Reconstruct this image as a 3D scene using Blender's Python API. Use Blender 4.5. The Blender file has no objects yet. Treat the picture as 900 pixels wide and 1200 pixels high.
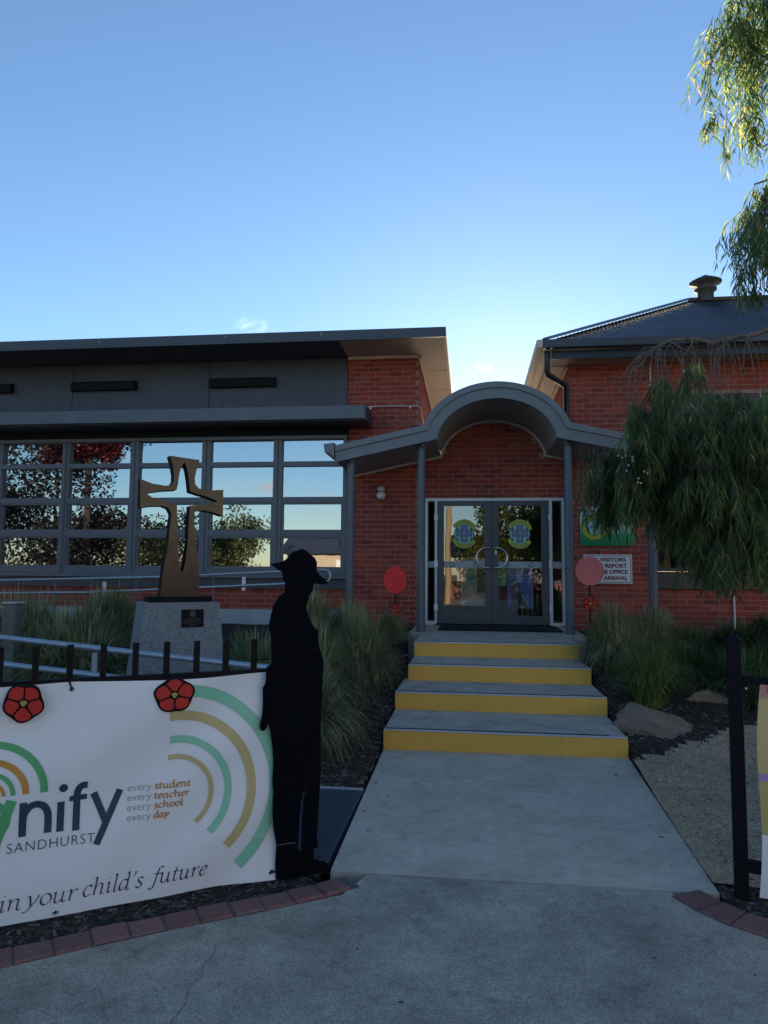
import bpy, bmesh, math, random
from mathutils import Vector, Matrix, noise
import numpy as np
R = math.radians
random.seed(7)
SC = bpy.context.scene
COL = SC.collection

# ------------------------------------------------------------------ camera
YAW, PITCH, ROLL = R(7.0), math.atan(70/832), R(0.46)
fw = Vector((-math.sin(YAW)*math.cos(PITCH), math.cos(YAW)*math.cos(PITCH), math.sin(PITCH)))
r0 = Vector((math.cos(YAW), math.sin(YAW), 0)); u0 = r0.cross(fw)
rt = r0*math.cos(ROLL)+u0*math.sin(ROLL); up = u0*math.cos(ROLL)-r0*math.sin(ROLL)
cd = bpy.data.cameras.new('camera'); cam = bpy.data.objects.new('camera', cd); COL.objects.link(cam)
cam.matrix_world = Matrix(((rt.x, up.x, -fw.x, 0), (rt.y, up.y, -fw.y, 0), (rt.z, up.z, -fw.z, 1.6), (0, 0, 0, 1)))
cd.sensor_fit = 'VERTICAL'; cd.sensor_height = 36; cd.lens = 36*832/1200
cd.clip_start = .05; cd.clip_end = 3000
SC.camera = cam
# ------------------------------------------------------------------ sky, sun, exposure
SUN_EL, SUN_AZ = R(11.5), R(3.0)          # azimuth measured from +Y towards +X
w = bpy.data.worlds.new('World'); SC.world = w; w.use_nodes = True
nt = w.node_tree; nt.nodes.clear()
sky = nt.nodes.new('ShaderNodeTexSky'); sky.sky_type = 'NISHITA'; sky.sun_disc = False
sky.sun_elevation = SUN_EL; sky.sun_rotation = SUN_AZ
sky.altitude = 100; sky.air_density = 1.0; sky.dust_density = .10; sky.ozone_density = 3.1
bg = nt.nodes.new('ShaderNodeBackground'); bg.inputs['Strength'].default_value = .12
wo = nt.nodes.new('ShaderNodeOutputWorld')
nt.links.new(bg.outputs[0], wo.inputs[0])
SKYCOL = sky.outputs[0]
def wisp(d, size, amt, sc, col_in, cc=(9.5, 9.2, 9.2)):
    tc = nt.nodes.new('ShaderNodeTexCoord')
    sub = nt.nodes.new('ShaderNodeVectorMath'); sub.operation = 'SUBTRACT'; sub.inputs[1].default_value = d
    mul = nt.nodes.new('ShaderNodeVectorMath'); mul.operation = 'MULTIPLY'; mul.inputs[1].default_value = (1/size[0], 1/size[0], 1/size[1])
    ln = nt.nodes.new('ShaderNodeVectorMath'); ln.operation = 'LENGTH'
    mp = nt.nodes.new('ShaderNodeMapRange'); mp.inputs[1].default_value = 1.0; mp.inputs[2].default_value = 0.1; mp.inputs[3].default_value = 0; mp.inputs[4].default_value = 1
    nz = nt.nodes.new('ShaderNodeTexNoise'); nz.inputs['Scale'].default_value = sc; nz.inputs['Detail'].default_value = 6; nz.inputs['Roughness'].default_value = .6
    m2 = nt.nodes.new('ShaderNodeMapRange'); m2.inputs[1].default_value = .42; m2.inputs[2].default_value = .7
    m3 = nt.nodes.new('ShaderNodeMath'); m3.operation = 'MULTIPLY'
    m4 = nt.nodes.new('ShaderNodeMath'); m4.operation = 'MULTIPLY'; m4.inputs[1].default_value = amt
    mx = nt.nodes.new('ShaderNodeMix'); mx.data_type = 'RGBA'
    L = nt.links.new
    L(tc.outputs['Generated'], sub.inputs[0]); L(sub.outputs[0], mul.inputs[0]); L(mul.outputs[0], ln.inputs[0]); L(ln.outputs['Value'], mp.inputs[0])
    L(tc.outputs['Generated'], nz.inputs['Vector']); L(nz.outputs[0], m2.inputs[0]); L(mp.outputs[0], m3.inputs[0]); L(m2.outputs[0], m3.inputs[1])
    L(m3.outputs[0], m4.inputs[0]); L(m4.outputs[0], mx.inputs[0]); L(col_in, mx.inputs[6]); mx.inputs[7].default_value = (*cc, 1)
    return mx.outputs[2]
def raydir(px, py):
    return tuple((fw+rt*((px-450)/832)-up*((py-600)/832)).normalized())
c1 = wisp(raydir(295, 381), (.024, .013), .45, 60, SKYCOL)
c1 = wisp(raydir(562, 433), (.02, .010), .7, 70, c1)
# low pink clouds opposite the sun, seen in the window panes
def back(px, py): d = raydir(px, py); return (d[0], -d[1], d[2])
c1 = wisp(back(310, 577), (.07, .012), .75, 26, c1, (6.5, 4.4, 4.0))
c1 = wisp(back(372, 578), (.035, .012), .6, 30, c1, (6.5, 4.6, 4.2))
c1 = wisp(back(365, 606), (.05, .014), .5, 24, c1, (6.0, 5.2, 5.0))
nt.links.new(c1, bg.inputs['Color'])
sd = bpy.data.lights.new('sun', 'SUN'); sd.energy = 3.2; sd.angle = R(.53); sd.color = (1, .80, .55)
sd.energy = 5
so = bpy.data.objects.new('sun', sd); COL.objects.link(so)
sdir = Vector((math.sin(SUN_AZ)*math.cos(SUN_EL), math.cos(SUN_AZ)*math.cos(SUN_EL), math.sin(SUN_EL)))
so.rotation_euler = sdir.to_track_quat('Z', 'Y').to_euler(); so.location = (0, 30, 20)
SC.view_settings.view_transform = 'Standard'; SC.view_settings.look = 'None'
SC.view_settings.exposure = 1.03; SC.view_settings.gamma = 1
try: SC.view_settings.use_curve_mapping = False
except Exception: pass
SC.render.engine = 'CYCLES'
SC.cycles.max_bounces = 7; SC.cycles.diffuse_bounces = 4; SC.cycles.transparent_max_bounces = 12

# ------------------------------------------------------------------ materials
def mat(name, col, rough=.6, var=.0, vscale=6, bump=0, bscale=60, metal=0, spec=.5, stain=None, stscale=1.5, island=0, obj=0, col2=None, detail=5, coat=0, bdist=.01, streak=0):
    """Principled surface; world-space noise varies colour (var) and relief (bump); island/obj = random value spread per piece"""
    m = bpy.data.materials.new(name); m.use_nodes = True
    n = m.node_tree.nodes; L = m.node_tree.links.new; b = n['Principled BSDF']
    b.inputs['Roughness'].default_value = rough; b.inputs['Metallic'].default_value = metal
    b.inputs['Specular IOR Level'].default_value = spec
    if coat: b.inputs['Coat Weight'].default_value = coat
    g = n.new('ShaderNodeNewGeometry')
    rgb = n.new('ShaderNodeRGB'); rgb.outputs[0].default_value = (*col, 1); out = rgb.outputs[0]
    if island or obj:
        r = n.new('ShaderNodeMath'); r.operation = 'ADD'
        L(g.outputs['Random Per Island'], r.inputs[0])
        oi = n.new('ShaderNodeObjectInfo'); L(oi.outputs['Random'], r.inputs[1])
        fr = n.new('ShaderNodeMath'); fr.operation = 'FRACT'; L(r.outputs[0], fr.inputs[0])
        rnd = fr.outputs[0]
        if col2:
            cr = n.new('ShaderNodeValToRGB'); el = cr.color_ramp.elements
            pts = [(0, col)]+col2
            el[0].position = 0; el[0].color = (*col, 1); el[1].position = pts[-1][0]; el[1].color = (*pts[-1][1], 1)
            for p, c in pts[1:-1]:
                e = el.new(p); e.color = (*c, 1)
            L(rnd, cr.inputs[0]); out = cr.outputs[0]
        else:
            hs = n.new('ShaderNodeHueSaturation'); mr = n.new('ShaderNodeMapRange')
            k = max(island, obj); mr.inputs[3].default_value = 1-k; mr.inputs[4].default_value = 1+k
            L(rnd, mr.inputs[0]); L(mr.outputs[0], hs.inputs['Value']); L(out, hs.inputs['Color']); out = hs.outputs[0]
    if var:
        nz = n.new('ShaderNodeTexNoise'); nz.inputs['Scale'].default_value = vscale; nz.inputs['Detail'].default_value = detail; nz.inputs['Roughness'].default_value = .65
        L(g.outputs['Position'], nz.inputs['Vector'])
        mr = n.new('ShaderNodeMapRange'); mr.inputs[1].default_value = .25; mr.inputs[2].default_value = .75; mr.inputs[3].default_value = 1-var; mr.inputs[4].default_value = 1+var
        hs = n.new('ShaderNodeHueSaturation'); L(nz.outputs[0], mr.inputs[0]); L(mr.outputs[0], hs.inputs['Value']); L(out, hs.inputs['Color']); out = hs.outputs[0]
    if stain:
        nz = n.new('ShaderNodeTexNoise'); nz.inputs['Scale'].default_value = stscale; nz.inputs['Detail'].default_value = 7; nz.inputs['Roughness'].default_value = .7
        L(g.outputs['Position'], nz.inputs['Vector'])
        mr = n.new('ShaderNodeMapRange'); mr.inputs[1].default_value = .47; mr.inputs[2].default_value = .7; mr.inputs[4].default_value = stain[1]
        mx = n.new('ShaderNodeMix'); mx.data_type = 'RGBA'; L(nz.outputs[0], mr.inputs[0]); L(mr.outputs[0], mx.inputs[0]); L(out, mx.inputs[6]); mx.inputs[7].default_value = (*stain[0], 1); out = mx.outputs[2]
    if streak:                                 # dusty water runs down painted sheet
        mp = n.new('ShaderNodeVectorMath'); mp.operation = 'MULTIPLY'; mp.inputs[1].default_value = (9, 9, .7); L(g.outputs['Position'], mp.inputs[0])
        nz = n.new('ShaderNodeTexNoise'); nz.inputs['Scale'].default_value = 1; nz.inputs['Detail'].default_value = 6; nz.inputs['Roughness'].default_value = .7; L(mp.outputs[0], nz.inputs['Vector'])
        mr = n.new('ShaderNodeMapRange'); mr.inputs[1].default_value = .45; mr.inputs[2].default_value = .75; mr.inputs[4].default_value = streak; L(nz.outputs[0], mr.inputs[0])
        mx = n.new('ShaderNodeMix'); mx.data_type = 'RGBA'; L(mr.outputs[0], mx.inputs[0]); L(out, mx.inputs[6]); mx.inputs[7].default_value = (.2, .19, .175, 1); out = mx.outputs[2]
    L(out, b.inputs['Base Color'])
    if bump:
        nz = n.new('ShaderNodeTexNoise'); nz.inputs['Scale'].default_value = bscale; nz.inputs['Detail'].default_value = 4
        L(g.outputs['Position'], nz.inputs['Vector'])
        bp = n.new('ShaderNodeBump'); bp.inputs['Strength'].default_value = bump; bp.inputs['Distance'].default_value = bdist
        L(nz.outputs[0], bp.inputs['Height']); L(bp.outputs[0], b.inputs['Normal'])
    return m

def aggregate(name, base, lo, hi, scale, stain, big=.25, crack=False):
    """concrete with exposed stones: voronoi cells give stone colour, noise gives blotches"""
    m = bpy.data.materials.new(name); m.use_nodes = True
    n = m.node_tree.nodes; L = m.node_tree.links.new; b = n['Principled BSDF']; b.inputs['Roughness'].default_value = .85; b.inputs['Specular IOR Level'].default_value = .3
    g = n.new('ShaderNodeNewGeometry')
    v = n.new('ShaderNodeTexVoronoi'); v.inputs['Scale'].default_value = scale; L(g.outputs['Position'], v.inputs['Vector'])
    sx = n.new('ShaderNodeSeparateColor'); L(v.outputs['Color'], sx.inputs[0])
    cr = n.new('ShaderNodeValToRGB'); el = cr.color_ramp.elements
    el[0].color = (*lo, 1); el[1].color = (*hi, 1); e = el.new(.55); e.color = (*base, 1)
    L(sx.outputs[0], cr.inputs[0]); out = cr.outputs[0]
    def blot(out, sc, lo_, hi_, a, bb):
        nz = n.new('ShaderNodeTexNoise'); nz.inputs['Scale'].default_value = sc; nz.inputs['Detail'].default_value = 8; nz.inputs['Roughness'].default_value = .68
        L(g.outputs['Position'], nz.inputs['Vector'])
        mr = n.new('ShaderNodeMapRange'); mr.inputs[1].default_value = lo_; mr.inputs[2].default_value = hi_; mr.inputs[3].default_value = a; mr.inputs[4].default_value = bb
        hs = n.new('ShaderNodeHueSaturation'); L(nz.outputs[0], mr.inputs[0]); L(mr.outputs[0], hs.inputs['Value']); L(out, hs.inputs['Color']); return hs.outputs[0]
    out = blot(out, 2.2, .3, .7, 1-big, 1+big)
    out = blot(out, 14, .3, .7, .86, 1.12)
    nz = n.new('ShaderNodeTexNoise'); nz.inputs['Scale'].default_value = 5.5; nz.inputs['Detail'].default_value = 9; nz.inputs['Roughness'].default_value = .75
    L(g.outputs['Position'], nz.inputs['Vector'])
    mr = n.new('ShaderNodeMapRange'); mr.inputs[1].default_value = .56; mr.inputs[2].default_value = .72; mr.inputs[4].default_value = stain[1]
    mx = n.new('ShaderNodeMix'); mx.data_type = 'RGBA'; L(nz.outputs[0], mr.inputs[0]); L(mr.outputs[0], mx.inputs[0]); L(out, mx.inputs[6]); mx.inputs[7].default_value = (*stain[0], 1)
    res = mx.outputs[2]
    if crack:                                  # broken hairline cracks in the slab
        dn = n.new('ShaderNodeTexNoise'); dn.inputs['Scale'].default_value = 3; dn.inputs['Detail'].default_value = 6; L(g.outputs['Position'], dn.inputs['Vector'])
        sc_ = n.new('ShaderNodeVectorMath'); sc_.operation = 'SCALE'; sc_.inputs['Scale'].default_value = .45; L(dn.outputs['Color'], sc_.inputs[0])
        av = n.new('ShaderNodeVectorMath'); L(g.outputs['Position'], av.inputs[0]); L(sc_.outputs[0], av.inputs[1])
        cv = n.new('ShaderNodeTexVoronoi'); cv.feature = 'DISTANCE_TO_EDGE'; cv.inputs['Scale'].default_value = .62; L(av.outputs[0], cv.inputs['Vector'])
        cm_ = n.new('ShaderNodeMapRange'); cm_.inputs[1].default_value = .0012; cm_.inputs[2].default_value = .0034; cm_.inputs[3].default_value = .3; cm_.inputs[4].default_value = 0; L(cv.outputs['Distance'], cm_.inputs[0])
        kn = n.new('ShaderNodeTexNoise'); kn.inputs['Scale'].default_value = .8; L(g.outputs['Position'], kn.inputs['Vector'])
        km = n.new('ShaderNodeMapRange'); km.inputs[1].default_value = .48; km.inputs[2].default_value = .56; L(kn.outputs[0], km.inputs[0])
        pr = n.new('ShaderNodeMath'); pr.operation = 'MULTIPLY'; L(cm_.outputs[0], pr.inputs[0]); L(km.outputs[0], pr.inputs[1])
        m2 = n.new('ShaderNodeMix'); m2.data_type = 'RGBA'; L(pr.outputs[0], m2.inputs[0]); L(res, m2.inputs[6]); m2.inputs[7].default_value = (.06, .05, .04, 1); res = m2.outputs[2]
    L(res, b.inputs['Base Color'])
    bp = n.new('ShaderNodeBump'); bp.inputs['Strength'].default_value = .5; bp.inputs['Distance'].default_value = .004
    L(v.outputs['Distance'], bp.inputs['Height']); L(bp.outputs[0], b.inputs['Normal'])
    return m

def leafmat(name, ramp, trans=.45, rough=.5, tval=1.6):
    m = bpy.data.materials.new(name); m.use_nodes = True
    n = m.node_tree.nodes; L = m.node_tree.links.new; n.remove(n['Principled BSDF'])
    g = n.new('ShaderNodeNewGeometry'); oi = n.new('ShaderNodeObjectInfo')
    a = n.new('ShaderNodeMath'); a.operation = 'ADD'; L(g.outputs['Random Per Island'], a.inputs[0]); L(oi.outputs['Random'], a.inputs[1])
    f = n.new('ShaderNodeMath'); f.operation = 'FRACT'; L(a.outputs[0], f.inputs[0])
    cr = n.new('ShaderNodeValToRGB'); el = cr.color_ramp.elements
    el[0].position = ramp[0][0]; el[0].color = (*ramp[0][1], 1); el[1].position = ramp[-1][0]; el[1].color = (*ramp[-1][1], 1)
    for p, c in ramp[1:-1]:
        e = el.new(p); e.color = (*c, 1)
    L(f.outputs[0], cr.inputs[0])
    nz = n.new('ShaderNodeTexNoise'); nz.inputs['Scale'].default_value = 2.6; nz.inputs['Detail'].default_value = 3; L(g.outputs['Position'], nz.inputs['Vector'])
    mr = n.new('ShaderNodeMapRange'); mr.inputs[1].default_value = .3; mr.inputs[2].default_value = .7; mr.inputs[3].default_value = .55; mr.inputs[4].default_value = 1.45; L(nz.outputs[0], mr.inputs[0])
    h0 = n.new('ShaderNodeHueSaturation'); L(mr.outputs[0], h0.inputs['Value']); L(cr.outputs[0], h0.inputs['Color']); cr = h0
    d = n.new('ShaderNodeBsdfPrincipled'); d.inputs['Roughness'].default_value = rough; d.inputs['Specular IOR Level'].default_value = .35
    t = n.new('ShaderNodeBsdfTranslucent'); mx = n.new('ShaderNodeMixShader'); mx.inputs[0].default_value = trans
    hs = n.new('ShaderNodeHueSaturation'); hs.inputs['Value'].default_value = tval; L(cr.outputs[0], hs.inputs['Color'])
    L(cr.outputs[0], d.inputs['Base Color']); L(hs.outputs[0], t.inputs[0]); L(d.outputs[0], mx.inputs[1]); L(t.outputs[0], mx.inputs[2])
    L(mx.outputs[0], n['Material Output'].inputs[0])
    return m

def glass(name, refl, tint=(.85, .9, .92), dark=None, wav=.0):
    m = bpy.data.materials.new(name); m.use_nodes = True
    n = m.node_tree.nodes; L = m.node_tree.links.new; n.remove(n['Principled BSDF'])
    gl = n.new('ShaderNodeBsdfGlossy'); gl.inputs['Roughness'].default_value = .012; gl.inputs['Color'].default_value = (*tint, 1)
    if dark is None:
        o = n.new('ShaderNodeBsdfTransparent'); o.inputs[0].default_value = (.75, .78, .76, 1)
    else:
        o = n.new('ShaderNodeBsdfDiffuse'); o.inputs[0].default_value = (*dark, 1)
    mx = n.new('ShaderNodeMixShader'); mx.inputs[0].default_value = refl
    if wav:
        g = n.new('ShaderNodeNewGeometry'); nz = n.new('ShaderNodeTexNoise'); nz.inputs['Scale'].default_value = 2.5; nz.inputs['Detail'].default_value = 1
        bp = n.new('ShaderNodeBump'); bp.inputs['Strength'].default_value = wav; bp.inputs['Distance'].default_value = .01
        L(g.outputs['Position'], nz.inputs['Vector']); L(nz.outputs[0], bp.inputs['Height']); L(bp.outputs[0], gl.inputs['Normal'])
    L(o.outputs[0], mx.inputs[1]); L(gl.outputs[0], mx.inputs[2]); L(mx.outputs[0], n['Material Output'].inputs[0])
    return m

M = {}
M['brick'] = mat('brick', (.27, .052, .04), .85, var=.25, vscale=40, bump=.5, bscale=140, obj=1, island=1, spec=.25, stain=((.13, .06, .05), .55), stscale=1.1,
                 col2=[(.3, (.34, .058, .048)), (.6, (.38, .085, .055)), (.8, (.31, .06, .046)), (.93, (.19, .046, .046)), (1, (.41, .11, .08))])
M['mortar'] = mat('mortar', (.36, .225, .19), .95, var=.2, vscale=9, bump=.4, bscale=200)
M['slate'] = mat('dark_slate_paint', (.045, .053, .07), .42, var=.1, vscale=2, streak=.12)
M['fascia'] = mat('fascia_paint', (.085, .10, .125), .4, var=.12, vscale=3, streak=.16)
M['frame'] = mat('window_frame_paint', (.10, .118, .145), .42, var=.08, vscale=3, streak=.1)
M['column'] = mat('column_paint', (.085, .108, .14), .38, var=.12, vscale=5, streak=.14)
M['canopy'] = mat('canopy_paint', (.13, .155, .18), .4, var=.12, vscale=4, streak=.16)
M['clad'] = mat('cladding_paint', (.044, .052, .074), .5, var=.14, vscale=1.3, streak=.14)
M['black'] = mat('black_powdercoat', (.004, .005, .008), .6, var=.2, vscale=30, spec=.18)
M['cutout'] = mat('black_plate_paint', (.003, .004, .007), .75, var=.3, vscale=8, bump=.15, bscale=60, spec=.06)
M['soffit'] = mat('canopy_soffit_paint', (.30, .30, .30), .6, var=.08, vscale=3)
M['soffit_trim'] = mat('soffit_trim_paint', (.50, .50, .50), .6)
M['darksoffit'] = mat('dark_soffit', (.075, .08, .09), .6, var=.1, vscale=2)
M['cream'] = mat('cream_eaves_paint', (.62, .52, .40), .6, var=.06, vscale=4)
M['beige'] = mat('beige_eaves_sheet', (.50, .40, .30), .65, var=.06, vscale=3)
M['white'] = mat('white_paint', (.72, .73, .74), .45, var=.05, vscale=6)
M['basepaint'] = mat('pale_base_paint', (.38, .40, .43), .6, var=.15, vscale=5)
M['alu'] = mat('silver_frame', (.52, .55, .58), .35, metal=.2, var=.05, vscale=8)
M['steel'] = mat('stainless', (.6, .61, .62), .25, metal=1)
M['galv'] = mat('galvanised_pipe', (.36, .42, .48), .42, metal=.55, var=.14, vscale=14)
M['door'] = mat('door_paint', (.055, .065, .08), .4, var=.05, vscale=3)
M['path'] = aggregate('path_concrete', (.60, .51, .405), (.52, .44, .345), (.66, .565, .455), 420, ((.27, .235, .19), .8), .18)
M['fore'] = aggregate('exposed_aggregate', (.44, .385, .305), (.28, .245, .195), (.58, .515, .42), 240, ((.17, .15, .12), .75), .34, crack=True)
M['tread'] = mat('step_concrete', (.52, .45, .365), .85, var=.2, vscale=9, bump=.25, bscale=200, stain=((.2, .185, .165), .7), stscale=3.5)
M['yellow'] = mat('yellow_riser_paint', (.80, .43, .07), .6, var=.07, vscale=3, bump=.3, bscale=70, stain=((.30, .2, .07), .3), stscale=40)
M['edging'] = mat('edging_brick', (.24, .11, .098), .9, var=.25, vscale=30, bump=.6, bscale=120, obj=.25, stain=((.2, .15, .13), .5), stscale=9)
M['grout'] = mat('edging_grout', (.13, .115, .10), .95, var=.3, vscale=30, bump=.5, bscale=150)
M['mulch'] = mat('mulch_soil', (.035, .026, .02), .95, var=.5, vscale=25, bump=1, bscale=60, bdist=.03)
M['chip'] = mat('bark_chip', (.03, .02, .015), .9, island=1, col2=[(.4, (.055, .036, .025)), (.75, (.10, .07, .05)), (1, (.22, .17, .13))], var=.2, vscale=60)
M['gravel'] = aggregate('gravel_ground', (.46, .31, .19), (.24, .16, .095), (.62, .45, .30), 120, ((.20, .14, .09), .5), .18)
M['pebble'] = mat('pebble', (.10, .09, .08), .85, island=1, col2=[(.5, (.30, .26, .22)), (.85, (.42, .38, .33)), (1, (.6, .56, .5))])
M['earth'] = mat('far_ground', (.26, .24, .20), .95, var=.3, vscale=.3)
M['rock'] = mat('sandstone_boulder', (.23, .17, .12), .9, var=.3, vscale=7, bump=.9, bscale=22, stain=((.10, .09, .085), .6), stscale=5, bdist=.02)
M['granite'] = aggregate('granite', (.235, .245, .255), (.12, .13, .14), (.35, .36, .37), 170, ((.2, .21, .22), .3), .08)
M['bronze'] = mat('bronze', (.135, .095, .054), .48, metal=.45, var=.25, vscale=5, stain=((.11, .05, .038), .85), stscale=1.3)
def browner_down(m):  # mixes the bronze to a darker brown towards the foot
    n = m.node_tree.nodes; L = m.node_tree.links.new; b = n['Principled BSDF']; src = b.inputs['Base Color'].links[0].from_socket
    g = n.new('ShaderNodeNewGeometry'); sx = n.new('ShaderNodeSeparateXYZ'); L(g.outputs['Position'], sx.inputs[0])
    nz = n.new('ShaderNodeTexNoise'); nz.inputs['Scale'].default_value = 4; nz.inputs['Detail'].default_value = 5; L(g.outputs['Position'], nz.inputs['Vector'])
    ad = n.new('ShaderNodeMath'); ad.operation = 'ADD'; L(sx.outputs['Z'], ad.inputs[0]); L(nz.outputs[0], ad.inputs[1])
    mr = n.new('ShaderNodeMapRange'); mr.inputs[1].default_value = 2.55; mr.inputs[2].default_value = 1.9; L(ad.outputs[0], mr.inputs[0])
    mx = n.new('ShaderNodeMix'); mx.data_type = 'RGBA'; L(mr.outputs[0], mx.inputs[0]); L(src, mx.inputs[6]); mx.inputs[7].default_value = (.055, .030, .024, 1); L(mx.outputs[2], b.inputs['Base Color'])
browner_down(M['bronze'])
M['bronzeside'] = mat('bronze_cut_edge', (.012, .011, .011), .8, spec=.12, metal=0, var=.2, vscale=10)
M['vinyl'] = mat('white_vinyl', (.84, .85, .87), .42, var=.03, vscale=3, spec=.4)
M['navy'] = mat('print_navy', (.012, .05, .085), .5)
M['navyscript'] = mat('print_navy_script', (.025, .035, .10), .5)
M['green'] = mat('print_green', (.10, .42, .17), .5, var=.1, vscale=5)
M['mint'] = mat('print_mint', (.27, .62, .45), .5)
M['tan'] = mat('print_tan', (.60, .47, .22), .5)
M['orange'] = mat('print_orange', (.62, .28, .05), .5)
M['orangetext'] = mat('print_orange_text', (.55, .25, .07), .5)
M['greytext'] = mat('print_grey_green', (.22, .34, .33), .5)
M['red'] = mat('poppy_red', (.50, .008, .010), .45, var=.1, vscale=20)
M['discred'] = mat('disc_red', (.72, .016, .022), .6, var=.5, vscale=40, detail=2)
M['discpink'] = mat('disc_faded_red', (.80, .20, .19), .6, var=.15, vscale=30)
M['poppyyellow'] = mat('poppy_centre', (.45, .33, .06), .6)
M['signred'] = mat('sign_lettering', (.16, .02, .03), .5)
M['limeprint'] = mat('crest_lime', (.40, .44, .04), .5)
M['crestgreen'] = mat('crest_green', (.03, .13, .03), .5)
M['crestblue'] = mat('crest_blue', (.13, .19, .30), .5)
M['crestpale'] = mat('crest_pale', (.3, .5, .52), .5)
M['crestnavy'] = mat('crest_navy', (.01, .03, .11), .5)
M['poster'] = mat('poster_blue', (.10, .17, .50), .4, var=.2, vscale=4)
M['postertext'] = mat('poster_print', (.42, .45, .62), .5)
M['posterfig'] = mat('poster_figure', (.035, .07, .08), .5, var=.3, vscale=30)
M['posterpale'] = mat('poster_pale', (.32, .42, .46), .5)
M['paper'] = mat('paper', (.66, .68, .66), .6)
M['mat'] = mat('rubber_mat', (.008, .009, .012), .9, bump=.6, bscale=300)
M['frost'] = mat('frosted_band', (.32, .37, .38), .5)
M['roof'] = mat('corrugated_steel', (.026, .03, .04), .5, metal=.15, var=.2, vscale=3, stain=((.14, .15, .17), .35), stscale=2.2)
M['ventmetal'] = mat('weathered_vent', (.07, .064, .058), .7, metal=.1, var=.25, vscale=8)
M['pipe'] = mat('downpipe_paint', (.014, .02, .034), .4)
M['bark'] = mat('branch_bark', (.15, .12, .095), .85, var=.35, vscale=20, bump=.6, bscale=50)
M['darkbark'] = mat('dark_bark', (.035, .028, .022), .9)
M['timber'] = mat('weathered_timber', (.13, .145, .12), .85, var=.25, vscale=20)
M['grate'] = mat('grating', (.07, .09, .12), .6, var=.1, vscale=9)
M['zinc'] = mat('zinc_bounce_roof', (.72, .72, .70), .5, metal=.6, var=.1, vscale=3)
M['glow'] = mat('white_bulb', (.7, .7, .68), .35)
M['winglass'] = glass('window_glass', .42, (.80, .86, .92), dark=(.006, .007, .008), wav=.04)
M['dimglass'] = glass('dark_window_glass', .012, (.8, .86, .9), dark=(.006, .007, .008), wav=.04)
M['doorglass'] = glass('door_glass', .20, (.9, .9, .9), wav=.05)
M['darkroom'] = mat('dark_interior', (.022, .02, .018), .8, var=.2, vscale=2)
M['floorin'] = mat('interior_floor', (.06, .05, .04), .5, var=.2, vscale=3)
M['grassA'] = leafmat('tussock_blade', [(0, (.075, .105, .045)), (.35, (.17, .205, .09)), (.7, (.28, .295, .145)), (.88, (.45, .41, .25)), (1, (.65, .56, .40))], .38)
M['grassB'] = leafmat('green_tussock_blade', [(0, (.055, .10, .025)), (.4, (.11, .18, .045)), (.8, (.19, .24, .09)), (1, (.42, .38, .2))], .3)
M['grassC'] = leafmat('dark_strap_leaf', [(0, (.035, .065, .028)), (.5, (.07, .12, .045)), (.9, (.13, .18, .075)), (1, (.28, .26, .14))], .2)
M['leaf'] = leafmat('willow_leaf', [(0, (.026, .05, .028)), (.4, (.046, .078, .038)), (.75, (.08, .11, .04)), (.93, (.13, .145, .05)), (1, (.30, .18, .08))], .55, tval=5.2)
M['leafdark'] = leafmat('dark_street_leaf', [(0, (.005, .005, .004)), (.7, (.010, .009, .006)), (1, (.022, .012, .008))], .1)
M['leafred'] = leafmat('autumn_leaf', [(0, (.03, .003, .006)), (.6, (.08, .005, .011)), (1, (.13, .010, .016))], .2)
M['leafgold'] = leafmat('garden_leaf', [(0, (.04, .06, .015)), (.6, (.10, .12, .03)), (1, (.18, .16, .05))], .3)

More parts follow.
